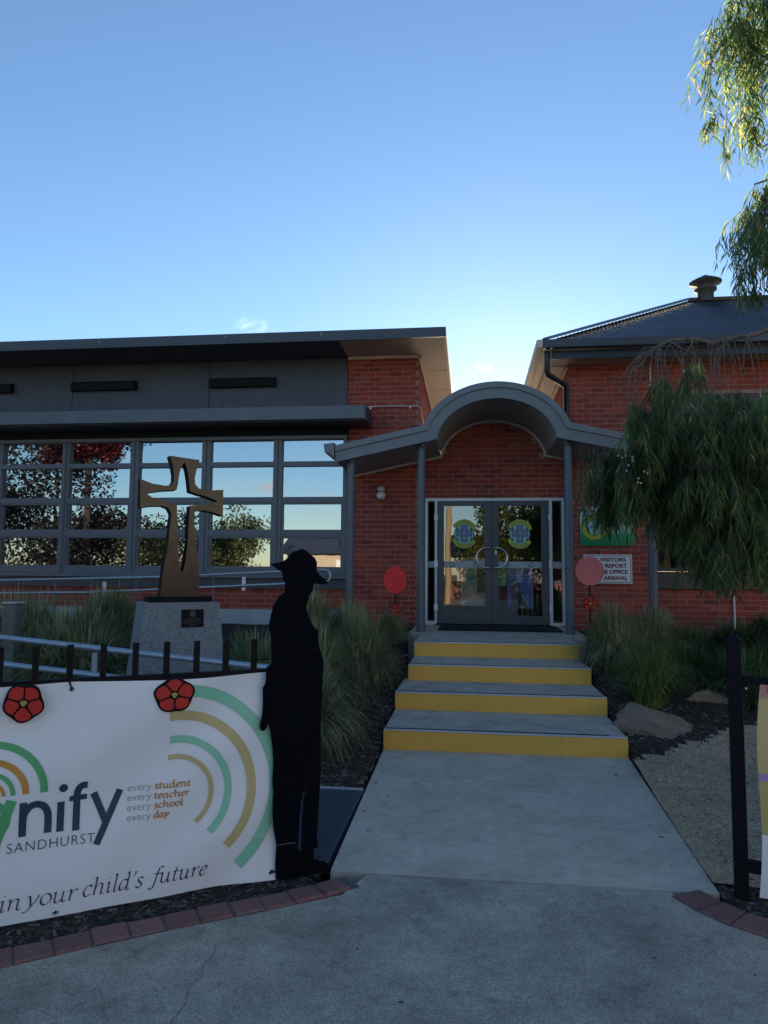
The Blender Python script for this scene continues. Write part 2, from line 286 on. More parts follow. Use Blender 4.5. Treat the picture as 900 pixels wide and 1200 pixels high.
# ------------------------------------------------------------------ mesh builders
class MB:
    def __init__(s): s.v = []; s.f = []; s.m = []; s.sm = []
    def add(s, vs, fs, mi=0, smooth=False):
        o = len(s.v); s.v += [tuple(p) for p in vs]; s.f += [tuple(i+o for i in f) for f in fs]; s.m += [mi]*len(fs); s.sm += [smooth]*len(fs); return s
    def box(s, a, b, mi=0, ch=0):
        x0, y0, z0 = a; x1, y1, z1 = b
        if ch:
            return s.chbox(a, b, ch, mi)
        return s.add([(x0, y0, z0), (x1, y0, z0), (x1, y1, z0), (x0, y1, z0), (x0, y0, z1), (x1, y0, z1), (x1, y1, z1), (x0, y1, z1)],
                     [(0, 3, 2, 1), (4, 5, 6, 7), (0, 1, 5, 4), (1, 2, 6, 5), (2, 3, 7, 6), (3, 0, 4, 7)], mi)
    def chbox(s, a, b, c, mi=0):
        bm = bmesh.new(); bmesh.ops.create_cube(bm, size=1)
        for v in bm.verts: v.co = Vector([a[i]+(b[i]-a[i])*(v.co[i]+.5) for i in range(3)])
        bmesh.ops.bevel(bm, geom=bm.edges[:], offset=c, segments=1, affect='EDGES', profile=.5)
        bm.verts.index_update(); s.add([v.co for v in bm.verts], [[v.index for v in f.verts] for f in bm.faces], mi); bm.free(); return s
    def tube(s, pts, r, n=8, mi=0, cap=True, r1=None):
        pts = [Vector(p) for p in pts]; k = len(pts); rings = []
        t0 = (pts[1]-pts[0]).normalized(); nrm = t0.cross(Vector((0, 0, 1)) if abs(t0.z) < .9 else Vector((1, 0, 0))).normalized()
        for i, p in enumerate(pts):
            t = (pts[min(i+1, k-1)]-pts[max(i-1, 0)]).normalized()
            nrm = (nrm-t*nrm.dot(t)).normalized(); bn = t.cross(nrm)
            rr = r if r1 is None else r+(r1-r)*i/(k-1)
            if isinstance(r, (list, tuple)): rr = r[i]
            rings.append([p+nrm*(rr*math.cos(2*math.pi*j/n))+bn*(rr*math.sin(2*math.pi*j/n)) for j in range(n)])
        vs = [q for g in rings for q in g]; fs = []
        for i in range(k-1):
            for j in range(n):
                fs.append((i*n+j, i*n+(j+1) % n, (i+1)*n+(j+1) % n, (i+1)*n+j))
        s.add(vs, fs, mi, True)
        if cap: s.add(rings[0], [tuple(range(n))[::-1]], mi); s.add(rings[-1], [tuple(range(n))], mi)
        return s
    def lathe(s, c, prof, n=24, mi=0, axis='Z'):
        vs = []; fs = []
        for (r, h) in prof:
            for j in range(n):
                a = 2*math.pi*j/n
                p = (r*math.cos(a), r*math.sin(a), h)
                if axis == 'Y': p = (p[0], p[2], p[1])
                vs.append((c[0]+p[0], c[1]+p[1], c[2]+p[2]))
        for i in range(len(prof)-1):
            for j in range(n):
                fs.append((i*n+j, i*n+(j+1) % n, (i+1)*n+(j+1) % n, (i+1)*n+j))
        s.add(vs, fs, mi, True); return s
    def poly_prism(s, outer, d0, d1, fn, holes=(), mi=0, mside=None):
        """outline(s) in (u,v) -> two faces at depth d0,d1 plus sides; fn(u,v,d)->world"""
        bm = bmesh.new(); loops = []
        for lp in [outer]+list(holes):
            vs = [bm.verts.new((p[0], p[1], 0)) for p in lp]; loops.append(vs)
            for i in range(len(vs)): bm.edges.new((vs[i], vs[(i+1) % len(vs)]))
        bmesh.ops.triangle_fill(bm, use_beauty=True, edges=bm.edges[:], normal=(0, 0, 1))
        bm.verts.index_update(); base = [(v.co.x, v.co.y) for v in bm.verts]; tri = [[v.index for v in f.verts] for f in bm.faces]
        lid = [[v.index for v in l] for l in loops]; bm.free()
        s.add([fn(u, v, d0) for u, v in base], tri, mi); s.add([fn(u, v, d1) for u, v in base], [t[::-1] for t in tri], mi)
        ms = mi if mside is None else mside
        for l in lid:
            k = len(l); vs = [fn(*base[i], d0) for i in l]+[fn(*base[i], d1) for i in l]
            s.add(vs, [(i, (i+1) % k, k+(i+1) % k, k+i) for i in range(k)], ms)
        return s
    def mesh(s, name):
        me = bpy.data.meshes.new(name); me.from_pydata(s.v, [], s.f); return me
    def build(s, name, mats, parent=None, kind=None):
        me = s.mesh(name)
        for m in (mats if isinstance(mats, (list, tuple)) else [mats]): me.materials.append(m)
        me.polygons.foreach_set('material_index', s.m); me.polygons.foreach_set('use_smooth', s.sm)
        me.update(); return link(name, me, parent, kind)

def fixnormals(o):
    bm = bmesh.new(); bm.from_mesh(o.data); bmesh.ops.recalc_face_normals(bm, faces=bm.faces[:]); bm.to_mesh(o.data); bm.free(); return o
def link(name, me, parent=None, kind=None):
    o = bpy.data.objects.new(name, me); COL.objects.link(o)
    if parent is not None: attach(o, parent)
    if kind: o['kind'] = kind
    return o
def rootmat(p):
    m = Matrix.Translation(p.location)
    return m
def attach(o, p):
    o.parent = p
    t = Vector((0, 0, 0)); q = p
    o.matrix_parent_inverse = Matrix.Translation(-Vector(p.get('_o', (0, 0, 0))))
def thing(name, label, cat, loc=(0, 0, 0), group=None, kind=None):
    o = bpy.data.objects.new(name, None); COL.objects.link(o); o.location = loc; o['_o'] = tuple(float(a) for a in loc)
    o.empty_display_size = .2
    tag(o, label, cat, group, kind); return o
def tag(o, label=None, cat=None, group=None, kind=None):
    if label: o['label'] = label
    if cat: o['category'] = cat
    if group: o['group'] = group
    if kind: o['kind'] = kind
    return o
def struct(o): o['kind'] = 'structure'; return o
def part(mb, name, m, parent): return fixnormals(mb.build(name, m, parent))
XZ = lambda y, sgn=1: (lambda u, v, d: (u, y+d*sgn, v))

# ------------------------------------------------------------------ ground levels
def lerp(pts, x):
    if x <= pts[0][0]: return pts[0][1]
    for (a, b), (c, d) in zip(pts, pts[1:]):
        if x <= c: return b+(d-b)*(x-a)/(c-a)
    return pts[-1][1]
ZP = [(4.5, -.015), (6.3, .03), (7.5, .2), (8.3, .38), (9.2, .56), (11, .66), (13, .69)]
EDGE = [(-12, -4.6), (-4, 1.26), (-1.881, 2.787), (-1.623, 2.973), (-1.333, 3.173), (-1.004, 3.379), (-.64, 3.62), (-.55, 3.87), (.994, 3.887), (1.05, 3.75), (1.15, 3.575), (1.297, 3.463), (2.5, 2.88), (12, -2)]
def ground_z(x, y):
    z = lerp(ZP, y)
    z += .02*noise.noise((x*1.3, y*1.3, 1)) + .008*noise.noise((x*7, y*7, 4))
    return z
def terrain_z(x, y):
    if y < lerp(EDGE, x)+.10: return -.14
    if -.80 < x < lerp([(3.9, 1.24), (6.55, 1.37)], y) and y < 12: return -.14
    if -.92 < x < 1.60 and y > 9.2: return -.14
    if -2.6 < x < -.80 and 3.95 < y < 5.35: return -.10
    return ground_z(x, y)

gb = MB().box((-600, -600, -.6), (600, 600, -.25)); struct(gb.build('ground', M['earth']))
# garden beds, one sheet
xs = np.concatenate([np.arange(-12, -4, .4), np.arange(-4, 4, .07), np.arange(4, 12.01, .4)]); ys = np.concatenate([np.arange(-2, 2.4, .3), np.arange(2.4, 9.5, .07), np.arange(9.5, 13, .2)])
vs = [(float(x), float(y), terrain_z(x, y)) for y in ys for x in xs]; nx = len(xs)
fs = [(j*nx+i, j*nx+i+1, (j+1)*nx+i+1, (j+1)*nx+i) for j in range(len(ys)-1) for i in range(nx-1)]
struct(MB().add(vs, fs, 0, True).build('garden_bed', M['mulch']))
# gravel patch right of the path
gv = MB(); st = .09
path_edge = lambda y: lerp([(3.9, 1.236), (6.55, 1.362)], y)
def in_gravel(x, y):
    lim = lerp([(1.3, 6.28), (1.6, 6.5), (2.2, 6.98), (3.2, 7.6), (6, 8.0)], x)+.10*noise.noise((x*3, y*3, 0))
    return x > path_edge(y) and y < lim and y > lerp([(1.3, 4.02), (1.6, 4.05), (3, 3.6), (6, 2.4)], x)+.06*noise.noise((x*4, 2, 0))
gx = np.arange(0, 4.8, st); gy = np.arange(2.2, 7.9, st); idx = {}
for i, x in enumerate(gx):
    for j, y in enumerate(gy):
        if in_gravel(path_edge(y)+x+st/2, y+st/2):
            q = []
            for (a, b) in ((i, j), (i+1, j), (i+1, j+1), (i, j+1)):
                if (a, b) not in idx:
                    Y = gy[0]+b*st+.045*noise.noise((a*.9, b*.9, 5)); X = path_edge(Y)+a*st+(.06*noise.noise((a*.8, b*.8, 9)) if a else 0); idx[(a, b)] = len(gv.v); gv.v.append((float(X), float(Y), max(ground_z(X, Y)+.014, -.006+.004*noise.noise((X*6, Y*6, 2)))))
                q.append(idx[(a, b)])
            gv.f.append(tuple(q)); gv.m.append(0); gv.sm.append(True)
struct(gv.build('gravel_ground', M['gravel']))
# forecourt sheet and entrance path
fo = [(-12, -20)]+[p for p in EDGE]+[(12, -20)]
struct(fixnormals(MB().poly_prism(fo[::-1], 0, -.12, lambda u, v, d: (u, v, d)).build('forecourt', M['fore'])))
struct(fixnormals(MB().poly_prism([(-.752, 3.895), (1.236, 3.895), (1.362, 6.60), (-.79, 6.60)], 0, -.12, lambda u, v, d: (u, v, d)).build('path', M['path'])))
ck = thing('forecourt_crack', 'thin wandering crack in the grey forecourt concrete', 'crack', (-1.0, 2.7, 0), kind='structure')
cm = MB()
cp = [(-1.09, 3.08), (-1.07, 2.99), (-1.085, 2.92), (-1.06, 2.84), (-1.08, 2.76), (-1.05, 2.66), (-1.06, 2.56), (-1.03, 2.42), (-1.04, 2.25)]
for (a, b), (c, d) in zip(cp, cp[1:]):
    wd = .0011
    cm.add([(a-wd, b, .002), (a+wd, b, .002), (c+wd, d, .002), (c-wd, d, .002)], [(0, 3, 2, 1)])
part(cm, 'crack_line', M['grout'], ck)

# brick edging: every brick its own piece
ed = thing('brick_edging', 'curved course of worn red bricks edging the forecourt', 'brick edging', (-1.3, 3.2, 0), kind='structure')
def edging(path, n_len, wid, z=.012):
    pts = [Vector((p[0], p[1], 0)) for p in path]; acc = [0]
    for a, b in zip(pts, pts[1:]): acc.append(acc[-1]+(b-a).length)
    def at(s):
        for i in range(len(pts)-1):
            if s <= acc[i+1] or i == len(pts)-2:
                return pts[i].lerp(pts[i+1], (s-acc[i])/(acc[i+1]-acc[i]))
    def nor(s):
        d = (at(min(s+.12, acc[-1]))-at(max(s-.12, 0))).normalized(); return Vector((-d.y, d.x, 0))
    s = 0
    while s+n_len*.5 < acc[-1]:
        e = min(s+n_len, acc[-1]); g = .0035
        a, b = at(s+g), at(e-g); na, nb = nor(s+g), nor(e-g)
        w0, w1 = random.uniform(0, .006), wid+random.uniform(-.006, .006); zz = z+random.uniform(-.004, .004)
        m = MB(); q = [a+na*w0, b+nb*w0, b+nb*w1, a+na*w1]; c = .008
        cen = (q[0]+q[1]+q[2]+q[3])/4
        vs = [(p.x, p.y, -.05) for p in q]+[(p.x, p.y, zz-c) for p in q]+[((p+(cen-p).normalized()*c*1.4).x, (p+(cen-p).normalized()*c*1.4).y, zz+random.uniform(-.002, .002)) for p in q]
        fs = [(8, 9, 10, 11)]+[(k, (k+1) % 4, 4+(k+1) % 4, 4+k) for k in range(4)]+[(4+k, 4+(k+1) % 4, 8+(k+1) % 4, 8+k) for k in range(4)]
        m.add(vs, fs); part(m, 'brick', M['edging'], ed); s = e
    gm = MB(); k = 60
    for i in range(k):
        a, b = at(acc[-1]*i/k), at(acc[-1]*(i+1)/k); na, nb = nor(acc[-1]*i/k), nor(acc[-1]*(i+1)/k)
        gm.add([a+Vector((0, 0, .003)), b+Vector((0, 0, .003)), b+nb*wid+Vector((0, 0, .003)), a+na*wid+Vector((0, 0, .003))], [(0, 1, 2, 3)])
    part(gm, 'grout', M['grout'], ed)
edging([(-3.2, 1.836), (-1.881, 2.787), (-1.623, 2.973), (-1.333, 3.173), (-1.004, 3.379), (-.70, 3.59), (-.565, 3.72)], .152, .145)
edging([(.985, 3.83), (1.06, 3.69), (1.15, 3.575), (1.297, 3.463), (2.5, 2.88)], .165, .185)

# ------------------------------------------------------------------ entrance steps
sp = thing('entrance_steps', 'four wide concrete steps with yellow painted risers below the doors', 'steps', (.28, 8, 0), kind='structure')
NY = [6.54, 7.48, 8.28, 9.11]
XR = [(-.79, 1.352), (-.785, 1.352), (-.72, 1.33), (-.715, 1.33)]
for i in range(4):
    z = .18*(i+1); y1 = NY[i+1]+.12 if i < 3 else 12.05; x0, x1 = XR[i]
    if i == 3:
        part(MB().chbox((x0, NY[i], .3), (x1, 10.3, z), .012), 'tread', M['tread'], sp)
        part(MB().box((-.90, 10.3, .3), (1.60, 12.05, z+.001)), 'landing', M['tread'], sp)
    else:
        part(MB().chbox((x0, NY[i], z-.30), (x1, y1, z), .012), 'tread', M['tread'], sp)
    part(MB().chbox((x0-.003, NY[i]-.006, z-.185), (x1+.003, NY[i]+.03, z-.014), .004), 'riser', M['yellow'], sp)
    part(MB().box((x0+.002, NY[i]-.010, z-.012), (x1-.002, NY[i]+.035, z+.003)), 'nosing', M['alu'], sp)
    e = x1-.04 if i else x1-.15
    part(MB().box((x0+.02, NY[i]+.012, z+.0028), (e, NY[i]+.036, z+.006)), 'grip_strip', M['black'], sp)
tag(part(MB().chbox((-.50, 10.86, .724), (1.36, 11.94, .742), .004), 'door_mat', M['mat'], None), 'black rubber mat lying before the glass entrance doors', 'door mat')

# ------------------------------------------------------------------ bricks
BL, BH, PX, PZ = .227, .073, .24, .086
def brick_mesh():
    c = .003; d = .007; m = MB(); x, z = BL/2, BH/2
    vs = [(-x, 0, -z), (x, 0, -z), (x, 0, z), (-x, 0, z), (-x, -d+c, -z), (x, -d+c, -z), (x, -d+c, z), (-x, -d+c, z),
          (-x+c, -d, -z+c), (x-c, -d, -z+c), (x-c, -d, z-c), (-x+c, -d, z-c)]
    fs = [(8, 9, 10, 11)]+[(k, (k+1) % 4, 4+(k+1) % 4, 4+k) for k in range(4)]+[(4+k, 4+(k+1) % 4, 8+(k+1) % 4, 8+k) for k in range(4)]
    m.add(vs, fs); me = m.mesh('brick'); me.materials.append(M['brick']); me.update(); return me, vs, fs
BME, BV, BF = brick_mesh()
def brick_list(x0, x1, z0, z1, hole=lambda xa, xb, z: False, ox=0, z_off=0, cuts=()):
    out = []; k0 = int(math.floor((z0-z_off)/PZ)); z = z_off+k0*PZ
    while z < z1-.03:
        row = int(round((z-z_off)/PZ)); xs0 = ox+(row % 2)*PX/2
        n0 = int(math.floor((x0-xs0)/PX))-1
        for n in range(n0, n0+int((x1-x0)/PX)+4):
            a, b = xs0+n*PX+.0065, xs0+n*PX+.2335; a, b = max(a, x0+.0), min(b, x1-.0)
            if b-a < .05: continue
            zc = z+PZ/2
            if zc-BH/2 < z0-.02 or zc+BH/2 > z1+.02: continue
            segs = [(a, b)]
            for (ca, cb, cz0, cz1) in cuts:
                if cz0 < zc < cz1:
                    ns = []
                    for s in segs:
                        if s[1] <= ca or s[0] >= cb: ns.append(s); continue
                        if s[0] < ca-.02: ns.append((s[0], ca-.004))
                        if s[1] > cb+.02: ns.append((cb+.004, s[1]))
                    segs = ns
            for s in segs:
                if not hole(s[0], s[1], zc): out.append((s[0], s[1], zc))
        z += PZ
    return out
def lay(parent, lst, place, name='brick', joined=False, y=0):
    """place(u, z, d)->world with d outward"""
    if joined:
        m = MB()
        for a, b, zc in lst:
            k = (b-a)/BL; u = (a+b)/2; j = random.uniform(-.0015, .0025)
            m.add([place(u+v[0]*k, zc+v[2], -v[1]+j) for v in BV], BF)
        return fixnormals(m.build('brickwork', M['brick'], parent, 'stuff'))
    for a, b, zc in lst:
        o = bpy.data.objects.new(name, BME); COL.objects.link(o)
        o.location = (*place((a+b)/2, zc, random.uniform(-.001, .003))[:2], zc); o.scale = ((b-a)/BL, 1, 1)
        o.rotation_euler = (random.uniform(-.008, .008), random.uniform(-.005, .005), random.uniform(-.006, .006)); attach(o, parent)

# ------------------------------------------------------------------ left classroom building
LB = thing('school_building', 'long low red brick school wing with dark cladding and a row of reflecting windows', 'building', (-5, 12.05, .7))
WY = 12.05
wm = MB().box((-2.13, WY, 0), (-.90, 19, 5.36))
wm.box((-12, WY+.06, 0), (-2.13, WY+.30, 1.545)).box((-12, 18.7, 0), (-2.13, 19, 5.36)).box((-12, WY+.30, 0), (-11.8, 18.7, 5.3))
part(wm, 'wall', M['mortar'], LB)
lay(LB, brick_list(-2.13, -.90, .60, 5.36, ox=-2.13), lambda u, z, d: (u, WY-d, z))
lay(LB, brick_list(-10, -2.13, .60, 1.545, ox=-2.13), lambda u, z, d: (u, WY+.06-d, z), joined=True)
lay(LB, brick_list(WY, 18.9, 3.0, 5.36, ox=WY), lambda u, z, d: (-.90+d, u, z), joined=True)
part(MB().chbox((-10, WY+.028, .60), (-2.135, WY+.06, .93), .004), 'base_band', M['basepaint'], LB)
for a, b in ((-12, -7.265), (-7.255, -4.655), (-4.645, -2.135)):
    part(MB().chbox((a, WY-.03, 4.25), (b, WY+.05, 5.34), .004), 'cladding_panel', M['clad'], LB)
part(MB().box((-12, WY+.05, 1.6), (-2.14, WY+.12, 5.34)), 'backing', M['darkroom'], LB)
for a, b in ((-9.9, -8.42), (-7.245, -6.01), (-4.63, -3.42)):
    v = thing('x', None, None); bpy.data.objects.remove(v)
    vm = MB().poly_prism([(0, 4.845), (-.10, 4.845), (-.10, 4.985), (0, 5.03)], a, b, lambda u, z, d: (d, WY-.03+u, z))
    vo = part(vm, 'vent', M['black'], LB)
    part(MB().box((a-.015, WY-.045, 4.825), (b+.015, WY-.0302, 4.84)), 'vent_sill', M['slate'], vo)
# awning
aw = MB().poly_prism([(11.30, 4.10), (11.30, 4.315), (WY-.03, 4.40), (WY-.03, 4.14), (11.36, 4.10)], -12, -1.73, lambda u, z, d: (d, u, z))
part(aw, 'awning', M['fascia'], LB)
part(MB().box((-12, 11.37, 4.085), (-1.75, WY-.032, 4.099)), 'awning_soffit', M['slate'], LB)
part(MB().box((-1.7295, 11.285, 4.07), (-1.70, WY-.002, 4.33)), 'awning_end', M['slate'], LB)
part(MB().box((-12, WY-.075, 3.955), (-2.12, WY+.03, 4.084)), 'blind_box', M['black'], LB)
part(MB().box((-12, WY-.09, 3.90), (-2.12, WY-.03, 3.954)), 'window_head', M['frame'], LB)
# windows
BAY = [(-9.90, -8.72), (-8.556, -7.385), (-7.253, -6.078), (-5.917, -4.739), (-4.582, -3.435), (-3.282, -2.193)]
ROW = [(3.51, 3.89), (2.885, 3.425), (2.285, 2.79), (1.645, 2.195)]
for k, (a, b) in enumerate(BAY):
    l = a-.078 if k else a-.2; r = b+.078 if k < 5 else -2.13
    fm = MB()
    fm.box((l, WY-.05, 1.545), (a, WY+.04, 3.90)); fm.box((b, WY-.05, 1.545), (r, WY+.04, 3.90))
    zz = [3.90]+[q for rr in ROW for q in (rr[1], rr[0])]+[1.545]
    for i in range(0, len(zz), 2):
        fm.box((a, WY-.046, zz[i+1]), (b, WY+.04, zz[i]))
    wo_ = part(fm, 'window', M['frame'], LB)
    for i, (z0, z1) in enumerate(ROW):
        ins = 0
        if i >= 2:
            ins = .022
            sm = MB().box((a, WY-.03, z0), (a+.03, WY+.03, z1)).box((b-.03, WY-.03, z0), (b, WY+.03, z1)).box((a+.03, WY-.03, z0), (b-.03, WY+.03, z0+.03)).box((a+.03, WY-.03, z1-.03), (b-.03, WY+.03, z1))
            part(sm, 'sash', M['frame'], wo_); ins = .03
        tl = random.uniform(-.004, .004)
        part(MB().add([(a+ins, WY+.02, z0+ins), (b-ins, WY+.02+tl*.4, z0+ins), (b-ins, WY+.02+tl, z1-ins), (a+ins, WY+.02+tl*.6, z1-ins)], [(0, 1, 2, 3)]), 'pane', M['winglass'], wo_)
    if k < 5:
        part(MB().tube([(b+.080, WY-.058, 1.56), (b+.080, WY-.058, 3.9)], .012, 6), 'mullion_cover', M['frame'], wo_)
part(MB().chbox((-12, WY-.10, 1.47), (-2.12, WY+.05, 1.543), .006), 'window_sill', M['frame'], LB)
part(MB().box((-12, WY-.02, 1.30), (-2.125, WY+.05, 1.469)), 'sill_board', M['slate'], LB)
# roof
part(MB().chbox((-13, 10.985, 5.33), (-.385, 11.03, 5.475), .004), 'fascia', M['slate'], LB)
part(MB().box((-13, 11.031, 5.42), (-.386, 19.6, 5.46)), 'roof', M['roof'], LB)
part(MB().box((-.43, 11.031, 5.31), (-.384, 19.6, 5.419)), 'side_fascia', M['cream'], LB)
part(MB().box((-13, 10.99, 5.315), (-.386, 11.03, 5.3295)), 'fascia_trim', M['frame'], LB)
part(MB().box((-13, 11.031, 5.345), (-2.13, WY+.04, 5.362)), 'soffit', M['darksoffit'], LB)
part(MB().box((-2.129, 11.031, 5.345), (-.90, WY+.04, 5.362)), 'soffit', M['beige'], LB)
part(MB().box((-.899, 11.031, 5.345), (-.431, 19.6, 5.362)), 'soffit', M['beige'], LB)
part(MB().box((-2.13, WY-.045, 5.30), (-.90, WY-.014, 5.345)), 'eave_bead', M['cream'], LB)
part(MB().box((-.886, WY, 5.29), (-.84, 19, 5.345)), 'eave_bead', M['cream'], LB)
for yy in (13.0, 14.4, 15.8):
    part(MB().box((-.86, yy, 5.338), (-.44, yy+.02, 5.3449)), 'soffit_joint', M['cream'], LB)
for xx in (-8.3, -6.2, -4.0, -2.4):
    part(MB().box((xx, 10.981, 5.40), (xx+.008, 10.9849, 5.44)), 'fascia_clip', M['alu'], LB)

# string of white bulbs on the brick pier
sl = thing('string_light', 'thin string of small white bulbs strung across the brick pier', 'string lights', (-1.5, 12, 4.45))
sm = MB().tube([(-2.1, 11.995, 4.47), (-1.85, 11.99, 4.44), (-1.5, 11.985, 4.455), (-1.15, 11.985, 4.45), (-.905, 11.99, 4.44), (-.86, 12.05, 4.43), (-.86, 13.2, 4.30)], .007, 6)
part(sm, 'wire', M['white'], sl)
for x, z in ((-2.05, 4.455), (-1.72, 4.43), (-1.03, 4.43)):
    part(MB().lathe((x, 11.975, z-.02), [(.001, .03), (.012, .022), (.018, 0), (.012, -.016), (.001, -.02)], 10), 'bulb', M['glow'], sl)
# wall light
wl = thing('wall_light', 'round pale wall light on the brick left of the porch', 'wall light', (-1.517, 12.0, 2.9))
part(MB().lathe((-1.517, 11.95, 2.985), [(.001, .07), (.05, .065), (.062, .03), (.062, 0), (.05, -.02)], 18), 'cap', M['alu'], wl)
part(MB().lathe((-1.517, 11.95, 2.90), [(.045, .055), (.074, .03), (.08, 0), (.07, -.04), (.04, -.07), (.001, -.078)], 18), 'globe', M['glow'], wl)
part(MB().lathe((-1.517, 12.02, 2.94), [(.001, -.03), (.05, -.03), (.055, 0), (.055, .02)], 16, axis='Y'), 'bracket', M['alu'], wl)

# ------------------------------------------------------------------ entrance porch
CX = .37
def canopy_h(x, o=0):
    """underside height of canopy (o: offset outwards)"""
    d = abs(x-CX); ln = 3.56-.215*(d-.88)+o*1.02
    if d < .87+o: return max(ln, 3.50+(.66+o)*math.sqrt(1-(d/(.87+o))**2))
    return ln
def cprof(o=0, x0=-2.02, x1=2.76):
    t = 0.0                                    # angle where the arch meets the sloping wings
    while 3.50+(.66+o)*math.sin(t) < 3.56-.215*((.87+o)*math.cos(t)-.88)+o*1.02 and t < 1: t += .002
    n = 40; arch = [(CX-(.87+o)*math.cos(a), 3.50+(.66+o)*math.sin(a)) for a in [t+(math.pi-2*t)*k/n for k in range(n+1)]]
    xl, xr_ = arch[0][0], arch[-1][0]
    left = [(x0+(xl-x0)*k/6, canopy_h(x0+(xl-x0)*k/6, o)) for k in range(6)]
    right = [(xr_+(x1-xr_)*k/6, canopy_h(xr_+(x1-xr_)*k/6, o)) for k in range(1, 7)]
    return left+arch+right
PR = thing('entrance_porch', 'arched porch with slate columns around the glass entrance doors', 'porch', (.37, 11, .72))
def sweep(mb, o0, o1, y0, y1, mi=0):
    a, b = cprof(o0), cprof(o1)
    n = len(a)
    V = [(p[0], y0, p[1]) for p in a]+[(p[0], y0, p[1]) for p in b]+[(p[0], y1, p[1]) for p in a]+[(p[0], y1, p[1]) for p in b]
    F = []
    for i in range(n-1):
        F += [(i, i+1, n+i+1, n+i), (2*n+i, 3*n+i, 3*n+i+1, 2*n+i+1), (i, 2*n+i, 2*n+i+1, i+1), (n+i, n+i+1, 3*n+i+1, 3*n+i)]
    F += [(0, n, 3*n, 2*n), (n-1, 2*n+n-1, 3*n+n-1, n+n-1)]
    mb.add(V, F, mi); return mb
part(sweep(MB(), -.0, .155, 10.39, 10.44), 'canopy_fascia', M['canopy'], PR)
part(sweep(MB(), .156, .245, 10.36, 10.45), 'canopy_rim', M['canopy'], PR)
part(sweep(MB(), .157, .235, 10.451, WY+.6), 'canopy_roof', M['roof'], PR)
part(sweep(MB(), .015, .03, 10.441, WY-.06), 'canopy_soffit', M['soffit'], PR)
part(sweep(MB(), -.02, .014, WY-.065, WY-.016), 'soffit_trim', M['soffit_trim'], PR)
# side gutters
part(MB().poly_prism([(-2.10, 3.36), (-2.17, 3.37), (-2.19, 3.50), (-2.03, 3.52), (-2.03, 3.30)], 10.33, WY-.02, lambda u, z, d: (u, d, z)), 'gutter', M['canopy'], PR)
part(MB().poly_prism([(2.77, 3.30), (2.77, 3.50), (2.93, 3.48), (2.91, 3.36)], 10.33, 11.75, lambda u, z, d: (u, d, z)), 'gutter', M['canopy'], PR)
for x, zb in ((-1.815, .55), (-.742, .72), (1.422, .66), (2.595, .55)):
    cyl = MB().tube([(x, 10.62, zb), (x, 10.62, canopy_h(x)+.02)], .064, 20)
    c = part(cyl, 'column', M['column'], PR)
    part(MB().lathe((x, 10.62, canopy_h(x)-.05), [(.065, -.004), (.08, -.003), (.08, .02), (.065, .03)], 20), 'collar', M['column'], c)
# link wall following the arch
top = [(x, z+.05) for x, z in cprof(0, -.895, 1.615) if -.895 <= x <= 1.615]
DW = (-.765, 1.535, .72, 2.85)
outl = [(-.895, .3), (DW[0], .3), (DW[0], DW[3]), (DW[1], DW[3]), (DW[1], .3), (1.595, .3)]+[p for p in reversed(top) if p[0] < 1.59]
pm = MB().poly_prism(outl, 0, .25, XZ(WY+.005)); part(pm, 'wall', M['mortar'], PR)
part(MB().box((-.88, WY+.62, 3.52), (1.58, 19, 3.60)), 'link_roof_bounce', M['zinc'], PR)  # unseen roof sheet, added to bounce low sun up onto the eaves
lay(PR, brick_list(-.895, 1.595, .72, 4.22, ox=-.895, hole=lambda a, b, z: z+.02 > canopy_h((a+b)/2)+.02, cuts=[(DW[0]-.005, DW[1]+.005, 0, DW[3]+.03)]), lambda u, z, d: (u, WY+.005-d, z))
# door set
dy = 12.03
fr = MB()
for a, b in ((-.765, -.725), (-.605, -.565), (1.285, 1.335), (1.49, 1.535)):
    fr.box((a, dy-.05, .745), (b, dy+.06, 2.80))
fr.box((-.765, dy-.052, 2.80), (1.535, dy+.06, 2.848)); fr.box((-.765, dy-.048, .725), (-.605, dy+.06, .785)); fr.box((1.335, dy-.048, .725), (1.49, dy+.06, .785))
dframe = part(fr, 'door_frame', M['alu'], PR)
def quad_xz(x0, x1, z0, z1, y): return MB().add([(x0, y, z0), (x1, y, z0), (x1, y, z1), (x0, y, z1)], [(0, 1, 2, 3)])
for a, b in ((-.725, -.605), (1.335, 1.49)):
    s_ = part(MB().poly_prism([(a, .785), (b, .785), (b, 2.80), (a, 2.80)], -.01, .02, XZ(dy), holes=[[(a+.006, .80), (b-.006, .80), (b-.006, 2.785), (a+.006, 2.785)]]), 'sidelight', M['door'], PR)
    part(quad_xz(a, b, .80, 2.785, dy+.005), 'pane', M['doorglass'], s_)
    part(quad_xz(a, b, 1.675, 1.785, dy+.0012), 'safety_band', M['frost'], s_)
for x in (-.585, 1.305):
    for z in (1.02, 1.74, 2.52):
        part(MB().chbox((x-.03, dy-.085, z-.06), (x+.012 if x > 0 else x+.035, dy-.05, z+.06), .01), 'hinge', M['white'], PR)
